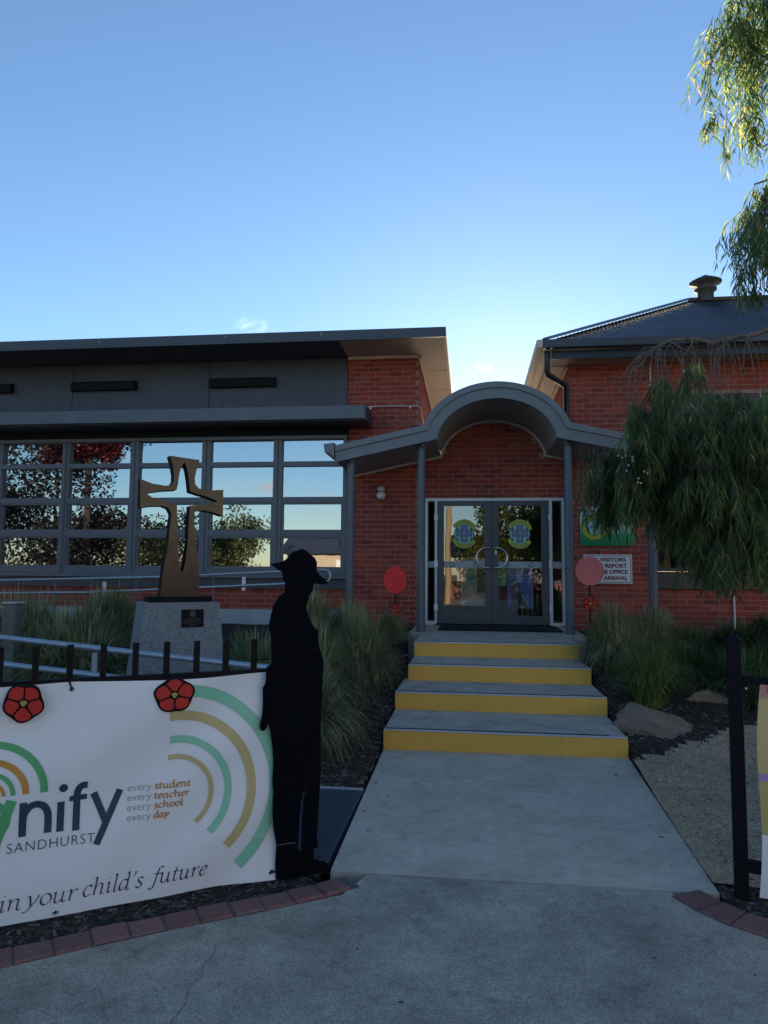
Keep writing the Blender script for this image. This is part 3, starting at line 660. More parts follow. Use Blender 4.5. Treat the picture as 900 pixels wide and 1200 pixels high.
def crest(cx, cz, y, s, parent):
    """ringed cross emblem printed on the glass"""
    em = MB()
    def rad(a, r): return (cx+s*r*math.cos(a)*1.0, cz+s*r*math.sin(a)*1.06)
    def arc(r0_, r1_, a0, a1, mi, dd, n=24):
        pa = [a0+(a1-a0)*k/n for k in range(n+1)]
        em.add([(rad(a, r)[0], y-dd, rad(a, r)[1]) for r in (r0_, r1_) for a in pa], [(k, k+1, n+2+k, n+1+k) for k in range(n)], mi)
    arc(0.02, .74, 0, 2*math.pi, 4, .0008, 36)
    arc(.66, .72, R(-35), R(35), 1, .0014); arc(.66, .72, R(145), R(215), 1, .0014)
    arc(.70, .98, R(32), R(148), 0, .0016); arc(.70, .98, R(212), R(328), 0, .0016)
    arc(.67, .70, R(32), R(148), 1, .0018); arc(.98, 1.0, R(32), R(148), 1, .0018)
    arc(.67, .70, R(212), R(328), 1, .0018); arc(.98, 1.0, R(212), R(328), 1, .0018)
    for a in (35, 145, 215, 325):
        arc(.56, .70, R(a-9), R(a+9), 1, .0019, 4); arc(.72, .94, R(a-13), R(a-4) if a in (145, 325) else R(a+5), 0, .0020, 4)
    # dark lettering ticks on the ribbons
    rr = random.Random(3)
    for base, sg in ((90, 1), (270, -1)):
        a = -44
        while a < 44:
            wd = rr.uniform(3.0, 5.0)
            if rr.random() > .14: arc(.77, .90, R(base+a), R(base+a+wd*.5), 3, .0024, 2)
            a += wd+1.6
    def cross(hw, top_, bot, arm, zc, mi, dd):
        for (a, b, c, d) in ((-hw, hw, bot, top_), (-arm, -hw, zc-hw, zc+hw), (hw, arm, zc-hw, zc+hw)):
            em.add([(cx+s*a, y-dd, cz+s*c), (cx+s*b, y-dd, cz+s*c), (cx+s*b, y-dd, cz+s*d), (cx+s*a, y-dd, cz+s*d)], [(0, 1, 2, 3)], mi)
    cross(.235, .62, -.60, .56, .05, 3, .0028); cross(.195, .58, -.56, .52, .05, 2, .0034)
    for (px, pz, q) in ((-.37, .05, .09), (.37, .05, .09), (0, .42, .09), (0, -.3, .13), (0, .04, .12)):
        for k in range(4):
            a = k*1.571+.5; em.add([(cx+s*px, y-.0040, cz+s*pz), (cx+s*(px+q*math.cos(a)), y-.0040, cz+s*(pz+q*math.sin(a))), (cx+s*(px+q*math.cos(a+.6)), y-.0040, cz+s*(pz+q*math.sin(a+.6)))], [(0, 1, 2)], 4)
    o = em.build('emblem', [M['limeprint'], M['crestgreen'], M['crestblue'], M['crestnavy'], M['crestpale']], parent); return o
for side, (a, b, ga, gb_) in enumerate(((-.563, .343, -.452, .228), (.349, 1.283, .452, 1.165))):
    dm = MB().box((a, dy-.035, .75), (ga, dy+.02, 2.798)).box((gb_, dy-.035, .75), (b, dy+.02, 2.798)).box((ga, dy-.034, .75), (gb_, dy+.02, .895)).box((ga, dy-.034, 2.72), (gb_, dy+.02, 2.798))
    d_ = part(dm, 'door', M['door'], PR)
    part(quad_xz(ga, gb_, .895, 2.72, dy-.005), 'pane', M['doorglass'], d_)
    part(quad_xz(ga, gb_, 1.675, 1.785, dy-.009), 'safety_band', M['frost'], d_)
    for q in range(2):
        x = ga+.14+q*.40
        part(MB().lathe((x, dy-.0105, 1.73), [(.036, 0), (.042, -.001), (.030, -.001)], 16, axis='Y'), 'band_ring', M['crestgreen'], d_)
    hx = b-.03 if side == 0 else a+.03; sg = -1 if side == 0 else 1
    arcp = [(hx, dy-.03, 2.01), (hx, dy-.075, 2.01)]+[(hx+sg*(.06+.16*math.sin(t)), dy-.08, 1.845+.165*math.cos(t)) for t in [math.pi*k/14 for k in range(15)]]+[(hx, dy-.075, 1.68), (hx, dy-.03, 1.68)]
    part(MB().tube(arcp, .014, 10), 'handle', M['steel'], d_)
    crest((ga+gb_)/2, 2.245, dy-.0095, .232, d_)
part(MB().chbox((.40, dy-.045, 1.90), (.425, dy-.0352, 1.97), .003), 'keyhole', M['steel'], PR)
# inside of the foyer
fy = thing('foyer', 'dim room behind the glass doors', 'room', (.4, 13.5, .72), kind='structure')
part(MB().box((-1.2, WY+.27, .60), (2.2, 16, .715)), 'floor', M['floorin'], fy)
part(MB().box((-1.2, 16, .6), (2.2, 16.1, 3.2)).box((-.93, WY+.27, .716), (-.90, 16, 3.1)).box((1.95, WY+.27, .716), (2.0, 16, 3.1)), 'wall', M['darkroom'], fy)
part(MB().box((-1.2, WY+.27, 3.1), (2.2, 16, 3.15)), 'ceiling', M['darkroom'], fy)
# poster standing behind the right door
po = thing('poster', 'blue poster of a kneeling soldier standing behind the right glass door', 'poster', (.82, 12.10, .98))
part(MB().box((.60, 12.10, 1.0), (1.03, 12.112, 1.70)), 'board', M['poster'], po)
pf = MB()
def xzpoly(mb, pts, y, mi=0): return mb.poly_prism(pts, -.002, 0, XZ(y), mi=mi)
X0, Z0, SX, SZ = .60, 1.0, .43/28.6, .70/42
def pq(px, py): return (X0+(px-235)/430*.43, 1.70-(py-240)/670*.70)
xzpoly(pf, [pq(*p) for p in [(280, 560), (300, 505), (350, 455), (400, 450), (440, 475), (470, 500), (420, 520), (400, 560), (420, 620), (470, 660), (490, 760), (540, 850), (600, 880), (600, 905), (250, 905), (300, 840), (320, 720), (290, 620)]], 12.099)
part(pf, 'figure', M['posterfig'], po)
pf = MB()
xzpoly(pf, [pq(*p) for p in [(290, 545), (310, 500), (355, 458), (400, 453), (440, 480), (390, 500), (340, 520)]], 12.096)
xzpoly(pf, [pq(*p) for p in [(470, 690), (490, 680), (600, 860), (580, 875)]], 12.096)
xzpoly(pf, [pq(*p) for p in [(360, 590), (400, 575), (420, 600), (385, 640)]], 12.096)
xzpoly(pf, [pq(*p) for p in [(430, 870), (480, 845), (540, 870), (540, 890), (430, 890)]], 12.096)
part(pf, 'figure_light', M['posterpale'], po)
pf = MB(); rr = random.Random(5)
for y, x0, x1 in ((285, 270, 600), (370, 275, 620), (412, 320, 560)):
    x = x0
    while x < x1:
        wd = rr.uniform(14, 34); a = pq(x, y+12); b = pq(min(x+wd, x1), y-10); pf.box((a[0], 12.097, a[1]), (b[0], 12.099, b[1])); x += wd+8
part(pf, 'printed_line', M['postertext'], po)
nb = thing('notice_board', 'green and white notice board seen low behind the left glass door', 'notice board', (.02, 12.6, .72))
part(MB().box((-.18, 12.60, 1.02), (.33, 12.62, 1.85)), 'board', M['paper'], nb)
part(MB().box((-.15, 12.592, 1.18), (.08, 12.5995, 1.66)), 'panel', M['mint'], nb)
part(MB().box((.10, 12.592, 1.25), (.27, 12.5995, 1.66)), 'panel', M['crestgreen'], nb)
part(MB().box((-.16, 12.58, .72), (-.13, 12.61, 1.02)).box((.28, 12.58, .72), (.31, 12.61, 1.02)), 'leg', M['black'], nb)
gp = thing('leaflet', 'small green leaflet stuck beside the blue poster on the right door', 'leaflet', (.52, 12.05, 1.5))
part(MB().box((.456, 12.052, 1.38), (.585, 12.055, 1.66)), 'sheet', M['green'], gp)

# ------------------------------------------------------------------ right building
RB = thing('brick_house', 'older red brick building with hipped corrugated roof at the right', 'building', (4.5, 11.8, .7))
RY = 11.8
WIN = (2.92, 5.6, 1.64, 4.50)
outl = [(1.60, 0), (8.5, 0), (8.5, 5.06), (1.60, 5.06)]
part(MB().poly_prism(outl, 0, .25, XZ(RY), holes=[[(WIN[0], 1.36), (WIN[1], 1.36), (WIN[1], WIN[3]), (WIN[0], WIN[3])]]).box((1.60, RY+.25, 0), (1.85, 17, 5.06)), 'wall', M['mortar'], RB)
bl = brick_list(1.60, 8.4, .60, 5.06, ox=1.60, cuts=[(WIN[0], WIN[1], 1.34, WIN[3]+.02)])
bl.sort(key=lambda q: (q[0] > 2.86, q[0]))
front = [b for b in bl if b[0] < 3.0]; rest = [b for b in bl if b[0] >= 3.0]
front.sort(key=lambda q: q[0]); rest += front[300:]; front = front[:300]
lay(RB, front, lambda u, z, d: (u, RY-d, z)); lay(RB, rest, lambda u, z, d: (u, RY-d, z), joined=True)
lay(RB, brick_list(RY, 16.9, 3.0, 5.06, ox=RY), lambda u, z, d: (1.60-d, u, z), joined=True)
wf = MB().box((WIN[0], RY+.02, WIN[2]), (WIN[0]+.06, RY+.12, WIN[3])).box((WIN[1]-.06, RY+.02, WIN[2]), (WIN[1], RY+.12, WIN[3])).box((WIN[0]+.06, RY+.02, WIN[3]-.30), (WIN[1]-.06, RY+.12, WIN[3])).box((WIN[0]+.06, RY+.02, WIN[2]), (WIN[1]-.06, RY+.12, WIN[2]+.06))
for x in (3.8, 4.7): wf.box((x, RY+.022, WIN[2]+.06), (x+.05, RY+.12, WIN[3]-.30))
wf.box((WIN[0]+.06, RY+.024, 2.9), (WIN[1]-.06, RY+.11, 2.95))
rw = part(wf, 'window', M['pipe'], RB)
part(quad_xz(WIN[0]+.06, WIN[1]-.06, WIN[2]+.06, WIN[3]-.3, RY+.07), 'pane', M['dimglass'], rw)
part(MB().chbox((WIN[0]-.0, RY-.06, 1.36), (WIN[1], RY+.2, 1.638), .01), 'window_sill', M['pipe'], RB)
part(MB().tube([(2.9, RY-.03, 4.64), (2.9, RY-.03, 5.04)], .012, 6), 'overflow_pipe', M['white'], RB)
EX, EYf, EZ = 1.15, 11.2, 5.245
RXs, RYs, RZs = 4.30, 14.3, 7.0
part(MB().chbox((EX-.02, EYf-.12, 5.115), (9, EYf, 5.25), .012), 'gutter', M['slate'], RB)
part(MB().chbox((EX-.12, EYf-.118, 5.116), (EX-.0205, 17.4, 5.25), .012), 'gutter', M['cream'], RB)
part(MB().box((EX+.13, EYf+.04, 4.975), (9, EYf+.08, 5.114)), 'fascia', M['pipe'], RB)
part(MB().box((EX+.129, EYf+.081, 4.975), (EX+.16, 17.2, 5.14)), 'fascia', M['cream'], RB)
part(MB().box((EX+.161, EYf+.081, 5.03), (9, RY+.02, 5.05)), 'soffit', M['beige'], RB)
so_ = MB()
for k in range(4):
    x = EX+.165+k*.072; so_.box((x, RY+.021, 5.015+.004*(k % 2)), (x+.066, 17.2, 5.04))
part(so_, 'soffit_board', M['cream'], RB)
part(MB().box((1.545, RY-.01, 4.95), (1.5985, 17, 5.0)), 'eave_bead', M['cream'], RB)
part(MB().box((EX-.018, EYf+.002, 5.16), (EX+.128, 17.2, 5.175)), 'gutter_lining', M['cream'], RB)
# corrugated roof sheet
rm = MB(); k = 0; x = EX; V = []; step = .019
while x < 9:
    yt = min(EYf+(x-EX)*(RYs-EYf)/(RXs-EX), RYs); zt = EZ+(yt-EYf)*(RZs-EZ)/(RYs-EYf); dz = .011*math.sin(2*math.pi*k/4)
    V += [(x, EYf-.03, EZ+dz), (x, yt, zt+dz)]; x += step; k += 1
rm.add(V, [(2*i, 2*i+2, 2*i+3, 2*i+1) for i in range(k-1)])
rm.add([(EX, EYf, EZ), (EX, 17.4, EZ), (RXs, RYs, RZs)], [(0, 1, 2)])
rm.add([(EX, 17.4, EZ), (9, 17.4, EZ), (9, RYs, RZs), (RXs, RYs, RZs)], [(0, 1, 2, 3)])
part(rm, 'roof', M['roof'], RB)
def capstrip(a, b, side, wd=.11):
    a, b = Vector(a), Vector(b); d = (b-a).normalized(); s = d.cross(Vector((0, 0, 1))).normalized()
    u = Vector((0, 0, .05)); n = Vector((0, 0, -.035))
    return MB().add([a-s*wd+n+u, a+u*1.3, a+s*wd+n+u, b-s*wd+n+u, b+u*1.3, b+s*wd+n+u], [(0, 1, 4, 3), (1, 2, 5, 4), (0, 2, 1), (3, 4, 5)])
part(capstrip((EX, EYf-.02, EZ), (RXs, RYs, RZs), 0), 'hip_capping', M['slate'], RB)
part(capstrip((RXs, RYs, RZs), (9, RYs, RZs), 0), 'ridge_capping', M['slate'], RB)
part(MB().tube([(1.21, 11.30, 5.12), (1.21, 11.30, 4.80), (1.225, 11.33, 4.755), (1.53, 11.66, 4.655), (1.555, 11.69, 4.62), (1.555, 11.69, 3.55)], .045, 10), 'downpipe', M['pipe'], RB)
vt = MB().lathe((4.62, 14.3, 6.95), [(.15, 0), (.15, .22), (.205, .24), (.21, .27), (.155, .30), (.155, .32), (.17, .36), (.30, .39), (.303, .41), (.20, .47), (.09, .52), (.045, .55), (.001, .56)], 28)
part(vt, 'roof_ventilator', M['ventmetal'], RB)

# ------------------------------------------------------------------ text helper (flat print)
def text_tris(txt, bold=0.0, spacing=1.0):
    cu = bpy.data.curves.new('t', 'FONT'); cu.body = txt; cu.size = 1; cu.offset = bold; cu.space_character = spacing; cu.resolution_u = 3; cu.fill_mode = 'FRONT'
    ob = bpy.data.objects.new('t', cu); COL.objects.link(ob)
    dg = bpy.context.evaluated_depsgraph_get(); me = bpy.data.meshes.new_from_object(ob.evaluated_get(dg))
    bm = bmesh.new(); bm.from_mesh(me); bmesh.ops.triangulate(bm, faces=bm.faces[:])
    bm.verts.index_update(); V = [(v.co.x, v.co.y) for v in bm.verts]; F = [[v.index for v in f.verts] for f in bm.faces]
    bm.free(); bpy.data.objects.remove(ob); bpy.data.curves.remove(cu); bpy.data.meshes.remove(me)
    return V, F
def text_box(mb, txt, u0, u1, v0, v1, fn, bold=0, mi=0, shear=0, grid=None, spacing=1.0):
    V, F = text_tris(txt, bold, spacing); a = np.array(V); lo, hi = a.min(0), a.max(0)
    P = [(u0+(x-lo[0])/(hi[0]-lo[0])*(u1-u0), v0+(y-lo[1])/(hi[1]-lo[1])*(v1-v0)) for x, y in V]
    if grid:
        bm = bmesh.new(); vv = [bm.verts.new((p[0], p[1], 0)) for p in P]
        for f in F:
            try: bm.faces.new([vv[i] for i in f])
            except ValueError: pass
        g = u0
        while g < u1:
            bmesh.ops.bisect_plane(bm, geom=bm.verts[:]+bm.edges[:]+bm.faces[:], plane_co=(g, 0, 0), plane_no=(1, 0, 0)); g += grid
        g = v0
        while g < v1:
            bmesh.ops.bisect_plane(bm, geom=bm.verts[:]+bm.edges[:]+bm.faces[:], plane_co=(0, g, 0), plane_no=(0, 1, 0)); g += grid
        bm.verts.index_update(); P = [(v.co.x, v.co.y) for v in bm.verts]; F = [[v.index for v in f.verts] for f in bm.faces]; bm.free()
    mb.add([fn(u, v) for u, v in P], F, mi); return mb

# ------------------------------------------------------------------ signs on the right wall
SY = RY-.032
sg = thing('visitor_sign', 'white sign with dark red lettering telling visitors to report, on the brick wall', 'sign', (2.2, SY, 1.67))
part(MB().chbox((1.80, SY, 1.44), (2.555, SY+.015, 1.905), .003), 'panel', M['white'], sg)
bm_ = MB()
for a, b in (((1.818, 1.458), (2.537, 1.468)), ((1.818, 1.877), (2.537, 1.887)), ((1.818, 1.4685), (1.828, 1.8765)), ((2.527, 1.4685), (2.537, 1.8765))):
    bm_.box((a[0], SY-.003, a[1]), (b[0], SY-.0005, b[1]))
part(bm_, 'border', M['signred'], sg)
tm = MB()
for i, (t, u0, u1) in enumerate((('ALL VISITORS', 1.86, 2.46), ('MUST REPORT', 1.87, 2.475), ('TO THE OFFICE', 1.86, 2.485), ('ON ARRIVAL', 1.93, 2.485))):
    z0 = 1.79-i*.098; text_box(tm, t, u0, u1, z0, z0+.066, lambda u, v: (u, SY-.0035, v), bold=.035)
part(tm, 'lettering', M['signred'], sg)
gs = thing('school_sign', 'green and white school sign with a round crest, half hidden by hanging leaves', 'sign', (2.2, SY, 2.36))
gm = bpy.data.materials.new('sign_gradient_print'); gm.use_nodes = True
n_ = gm.node_tree.nodes; L_ = gm.node_tree.links.new; g_ = n_.new('ShaderNodeNewGeometry'); sx_ = n_.new('ShaderNodeSeparateXYZ'); L_(g_.outputs['Position'], sx_.inputs[0])
mr_ = n_.new('ShaderNodeMapRange'); mr_.inputs[1].default_value = 2.04; mr_.inputs[2].default_value = 2.675; L_(sx_.outputs['Z'], mr_.inputs[0])
cr_ = n_.new('ShaderNodeValToRGB'); e_ = cr_.color_ramp.elements; e_[0].color = (.0, .16, .06, 1); e_[1].color = (.62, .68, .74, 1); e_[1].position = .8
q_ = e_.new(.3); q_.color = (.01, .28, .12, 1); q_ = e_.new(.36); q_.color = (.22, .45, .30, 1)
L_(mr_.outputs[0], cr_.inputs[0]); L_(cr_.outputs[0], n_['Principled BSDF'].inputs['Base Color']); n_['Principled BSDF'].inputs['Roughness'].default_value = .35
part(MB().chbox((1.755, SY, 2.04), (2.61, SY+.015, 2.675), .003), 'panel', gm, gs)
em = MB()
def ring(mb, cx, cz, r0_, r1_, y, mi, n=32):
    mb.add([(cx+r*math.cos(2*math.pi*k/n), y, cz+r*math.sin(2*math.pi*k/n)) for r in (r0_, r1_) for k in range(n)], [(k, (k+1) % n, n+(k+1) % n, n+k) for k in range(n)], mi)
ring(em, 1.98, 2.34, .13, .20, SY-.001, 0); ring(em, 1.98, 2.34, .20, .215, SY-.0012, 1); ring(em, 1.98, 2.34, .115, .13, SY-.0012, 1); ring(em, 1.98, 2.34, .001, .115, SY-.001, 2)
em.box((1.955, SY-.004, 2.25), (2.005, SY-.002, 2.43), 3).box((1.90, SY-.0045, 2.33), (2.06, SY-.0021, 2.37), 3)
em.build('crest', [M['limeprint'], M['crestgreen'], M['crestpale'], M['crestblue']], gs)
# white pipe at the wall
tag(part(MB().tube([(4.08, RY-.05, .60), (4.08, RY-.05, 1.28)], .014, 8), 'standpipe', M['white'], None), 'thin white pipe standing against the brick wall below the window', 'pipe')

# ------------------------------------------------------------------ fence line, banner and cut-out
FB = Vector((-1.019, 3.752, 0)); FD = Vector((.858, .513, 0)).normalized(); FN = Vector((.513, -.858, 0)).normalized()
def F(s, z, d=0):
    p = FB+FD*s+FN*d; return (p.x, p.y, z)
def fbox(mb, s0, s1, z0, z1, d0, d1, mi=0):
    return mb.poly_prism([(s0, z0), (s1, z0), (s1, z1), (s0, z1)], d0, d1, F, mi=mi)
fl = thing('metal_fence', 'black metal picket fence behind the white banner', 'fence', tuple(FB+FD*-1.2), )
for z0, z1 in ((1.03, 1.078), (.14, .185)):
    part(fbox(MB(), -4.2, .03, z0, z1, -.05, -.012), 'rail', M['black'], fl)
for k in range(29):
    s = -.130-.149*k
    m = MB(); 
    for z0, z1 in ((.185, 1.03), (1.078, 1.237)): pass
    fbox(m, s-.0145, s+.0145, .08, 1.237, -.045, -.018)
    m.v = [(a, b, c) for a, b, c in m.v]
    part(m, 'picket', M['black'], fl)
part(fbox(MB(), .035, .09, -.1, 1.26, -.065, -.012), 'post', M['black'], fl)

def wr(s, z):
    k = max(0, 1-abs(s+.35)/.7)
    cr_ = sum((.0042*max(0, 1-abs(math.sin(f*(s*a_+z*b_)+p_))*7)*max(0, 1-((s-s0)**2+(z-z0)**2)/.05)) for f, a_, b_, p_, s0, z0 in ((9, .5, -.9, .2, -.85, .75), (11, .3, .9, 1.2, -.15, .3), (8, .8, -.5, .7, -.6, .25), (12, .45, -.8, 2.0, -1.1, .85), (10, .9, .2, .4, -.35, .55)))
    return cr_+1.9*(.0050*math.sin(9*(s*.62-z*.9)+.6)+.0035*math.sin(17*(s*.5-z*.8)+1.9+1.3*math.sin(2.3*s))*(.5+k)+.0035*math.sin(4.2*s+1)*math.cos(3*z)+.0015*noise.noise((s*9, z*9, 0))+.004*noise.noise((s*3+5, z*3, 2)))
def ztop(s): return 1.068-.012*abs(math.sin((s+.02)*math.pi/.99))
def zbot(s): return .010-.004*math.sin((s)*3.1)
def right_edge(z): return .012+.010*math.sin(z*7+.5)+.006*math.sin(z*19)
def BN(s, z, d=0):
    return F(s, z, .020+wr(s, z)+d)
bn = thing('banner', 'large white vinyl banner with green and tan arcs tied to the left fence', 'banner', tuple(FB+FD*-.7))
bm_ = MB(); ns, nz = 90, 44; V = []
for j in range(nz+1):
    for i in range(ns+1):
        u = i/ns; v = j/nz; z_ = v; s0 = -1.62; zc = .01+1.056*v; s1 = right_edge(zc); s = s0+(s1-s0)*u
        V.append(BN(s, zbot(s)+(ztop(s)-zbot(s))*v))
bm_.add(V, [(j*(ns+1)+i, j*(ns+1)+i+1, (j+1)*(ns+1)+i+1, (j+1)*(ns+1)+i) for j in range(nz) for i in range(ns)], 0, True)
sheet = part(bm_, 'sheet', M['vinyl'], bn)
def stroke(mb, pts, wfun, lift, n=10, closed=False, mi=0, cap=False):
    """ribbon along a Catmull-Rom path; wfun(angle)->width"""
    P = [np.array(p, float) for p in pts]
    Q = []
    if len(P) == 2: Q = [P[0]+(P[1]-P[0])*k/n for k in range(n+1)]
    else:
        m = len(P); rng = range(m) if closed else range(m-1)
        for i in rng:
            g = (lambda k: P[k % m]) if closed else (lambda k: P[min(max(k, 0), m-1)])
            a, b, c, d = g(i-1), g(i), g(i+1), g(i+2)
            for k in range(n):
                t = k/n; Q.append(.5*((2*b)+(-a+c)*t+(2*a-5*b+4*c-d)*t*t+(-a+3*b-3*c+d)*t**3))
        Q.append(P[0] if closed else P[-1])
    L, Rr = [], []
    for i, q in enumerate(Q):
        t = Q[min(i+1, len(Q)-1)]-Q[max(i-1, 0)]
        if closed and i in (0, len(Q)-1): t = Q[1]-Q[-2]
        l = np.hypot(*t); t = t/l if l > 1e-9 else np.array([1, 0]); nn = np.array([-t[1], t[0]]); wd = wfun(math.atan2(t[1], t[0]))/2
        L.append(q+nn*wd); Rr.append(q-nn*wd)
    k = len(Q)
    mb.add([BN(p[0], p[1], lift) for p in L]+[BN(p[0], p[1], lift) for p in Rr], [(i, i+1, k+i+1, k+i) for i in range(k-1)], mi)
    if cap:
        for q in (Q[0], Q[-1]):
            wd = wfun(0)/2; mb.add([BN(q[0]+wd*math.cos(2*math.pi*j/14), q[1]+wd*math.sin(2*math.pi*j/14), lift+.0002) for j in range(14)], [tuple(range(14))], mi)
def arcpts(cx, cz, r, a0, a1, n=13): return [(cx+r*math.cos(R(a0+(a1-a0)*k/n)), cz+r*math.sin(R(a0+(a1-a0)*k/n))) for k in range(n+1)]
LIFT = .0034
for r, wd, a0, a1, m in ((.180, .024, 101, -54, 'tan'), (.265, .036, 96, -49, 'mint'), (.383, .047, 95, -47, 'tan'), (.508, .060, 85, -50, 'mint')):
    a = MB(); stroke(a, arcpts(-.525, .495, r, a0, a1, 16), lambda t, wd=wd: wd, LIFT, 8)
    a.v = [v for v in a.v]
    tag(part(a, 'printed_arc', M[m], bn), ('pale tan' if m == 'tan' else 'mint green')+' printed arc at the right of the banner')
for r, wd, m in ((.226, .032, 'green'), (.150, .028, 'orange'), (.098, .020, 'green'), (.060, .015, 'orange')):
    a = MB(); stroke(a, arcpts(-1.335, .575, r, 0, 130, 10), lambda t, wd=wd: wd, LIFT, 6)
    part(a, 'logo_arc', M[m], bn)
lg = MB(); cw = lambda t: .031
stroke(lg, [(-1.193, .383), (-1.193, .537)], cw, LIFT, 6)
stroke(lg, [(-1.193, .46), (-1.186, .49), (-1.165, .515), (-1.138, .523), (-1.11, .512), (-1.093, .485), (-1.088, .45), (-1.088, .387)], cw, LIFT+.0003, 5)
stroke(lg, [(-1.036, .384), (-1.036, .520)], cw, LIFT, 6)
lg.add([BN(-1.028+.019*math.cos(2*math.pi*k/18), .583+.019*math.sin(2*math.pi*k/18), LIFT) for k in range(18)], [tuple(range(18))])
stroke(lg, [(-.968, .379), (-.968, .53), (-.964, .565), (-.948, .584), (-.924, .585)], cw, LIFT, 6)
stroke(lg, [(-1.001, .528), (-.925, .530)], lambda t: .024, LIFT+.0003, 6)
stroke(lg, [(-.896, .543), (-.838, .405)], cw, LIFT, 8)
stroke(lg, [(-.778, .545), (-.876, .306)], cw, LIFT+.0003, 10)
part(lg, 'lettering', M['navy'], bn)
gl = MB(); stroke(gl, [(-1.242, .553), (-1.330, .27)], lambda t: .045, LIFT, 10); stroke(gl, arcpts(-1.335, .47, .075, -60, 300, 12), lambda t: .034, LIFT+.0003, 5)
part(gl, 'lettering', M['green'], bn)
sh = MB(); text_box(sh, 'SANDHURST', -1.252, -.884, .317, .360, lambda u, v: BN(u, v, LIFT), grid=.03, bold=-.012, spacing=1.1); part(sh, 'lettering', M['navyscript'], bn)
ev = MB(); od = MB()
# pen-drawn letters for the serif lines
GL = {
 'i': (.50, [[(.05, .85), (.2, 1.0), (.2, .15), (.3, .0), (.42, .12)], [(.2, 1.38), (.24, 1.46)]]),
 'n': (.98, [[(.02, .85), (.17, 1), (.17, 0)], [(.17, .6), (.38, .92), (.58, 1), (.68, .85), (.68, .15), (.78, 0), (.92, .12)]]),
 'u': (.98, [[(.02, .85), (.15, 1), (.15, .25), (.28, .0), (.45, .08), (.65, .4)], [(.65, 1), (.65, .15), (.76, 0), (.9, .12)]]),
 'y': (.85, [[(.02, .88), (.16, 1), (.24, .75), (.36, .05)], [(.75, 1), (.68, .6), (.36, .0), (.15, -.4), (-.1, -.45)]]),
 'o': (.86, 'o'),
 'r': (.66, [[(.02, .85), (.17, 1), (.17, 0)], [(.17, .6), (.35, .92), (.5, 1), (.6, .9)]]),
 'c': (.72, [[(.62, .82), (.5, 1), (.3, .95), (.1, .5), (.2, .08), (.4, 0), (.62, .2)]]),
 'h': (.98, [[(.05, 1.55), (.17, 1.6), (.17, 0)], [(.17, .6), (.38, .92), (.58, 1), (.68, .85), (.68, .15), (.78, 0), (.92, .12)]]),
 'l': (.46, [[(.05, 1.55), (.18, 1.6), (.18, .15), (.28, 0), (.4, .12)]]),
 'd': (.95, [[(.66, .85), (.45, 1), (.2, .85), (.09, .4), (.18, .05), (.38, .05), (.64, .4)], [(.52, 1.55), (.66, 1.6), (.66, .15), (.76, 0), (.9, .12)]]),
 'a': (.92, [[(.66, .85), (.45, 1), (.2, .85), (.09, .4), (.18, .05), (.38, .05), (.64, .4)], [(.66, 1), (.66, .15), (.76, 0), (.9, .12)]]),
 "'": (.32, [[(.17, 1.62), (.2, 1.45), (.08, 1.22)]]),
 's': (.66, [[(.55, .86), (.4, 1), (.2, .9), (.22, .68), (.45, .42), (.5, .18), (.32, 0), (.08, .14)]]),
 'f': (.60, [[(.72, 1.5), (.58, 1.62), (.42, 1.4), (.3, .5), (.18, -.35), (0, -.48), (-.15, -.38)], [(.08, .95), (.6, .95)]]),
 't': (.56, [[(.25, 1.35), (.2, .9), (.18, .2), (.28, 0), (.48, .14)], [(.02, .95), (.48, .95)]]),
 'e': (.72, [[(.1, .5), (.4, .55), (.6, .75), (.48, 1), (.28, .95), (.1, .5), (.18, .08), (.38, 0), (.64, .2)]]),
}
def pen(mb, word, s0, s1, zb, xh, shear, thick, thin, lift):
    tot = sum(GL[c][0] for c in word); k = (s1-s0)/tot; x = 0
    wf_ = lambda t: xh*(thin+(thick-thin)*abs(math.sin(t-R(28)))**1.3)
    j = 0
    for c in word:
        adv, strk = GL[c]
        if strk == 'o': strk = [[(.42+.33*math.cos(a), .5+.5*math.sin(a)) for a in [2*math.pi*q/10 for q in range(10)]]]; cl = True
        else: cl = False
        for stx in strk:
            stroke(mb, [(s0+(x+p[0])*k+shear*p[1]*xh, zb+p[1]*xh+.0) for p in stx], wf_, lift+.00012*(j % 7), 5, cl); j += 1
        x += adv
scr = MB()
bz = lambda s: .068+(s+1.27)*.022
for wd, s0, s1 in (('in', -1.277, -1.183), ('your', -1.168, -.953), ("child's", -.932, -.66), ('future', -.622, -.356)):
    pen(scr, wd, s0, s1, bz((s0+s1)/2), .047, .20, .17, .05, LIFT)
part(scr, 'lettering', M['navyscript'], bn)
for i, (t, s1) in enumerate((('student', -.447), ('teacher', -.451), ('school', -.48), ('day', -.546))):
    zb_ = .531-i*.0455
    pen(od, t, -.621, s1, zb_, .0205, .02, .36, .17, LIFT)
    text_box(ev, 'every', -.744, -.634, zb_-.012, zb_+.022, lambda u, v: BN(u, v, LIFT), grid=.03, bold=-.01)
part(od, 'lettering', M['orangetext'], bn); part(ev, 'lettering', M['greytext'], bn)
for (s, z) in ((-1.012, 1.035), (-.022, 1.04), (-1.039, .030), (-.030, .052)):
    e = MB(); n = 16
    e.add([BN(s+r*math.cos(2*math.pi*k/n), z+r*math.sin(2*math.pi*k/n), .003+h) for r, h in ((.006, 0), (.009, .002), (.013, .0)) for k in range(n)], [(q*n+k, q*n+(k+1) % n, (q+1)*n+(k+1) % n, (q+1)*n+k) for q in range(2) for k in range(n)])
    e.add([BN(s+.006*math.cos(2*math.pi*k/n), z+.006*math.sin(2*math.pi*k/n), .0032) for k in range(n)], [tuple(range(n))], 1)
    fixnormals(e.build('eyelet', [M['steel'], M['black']], bn))
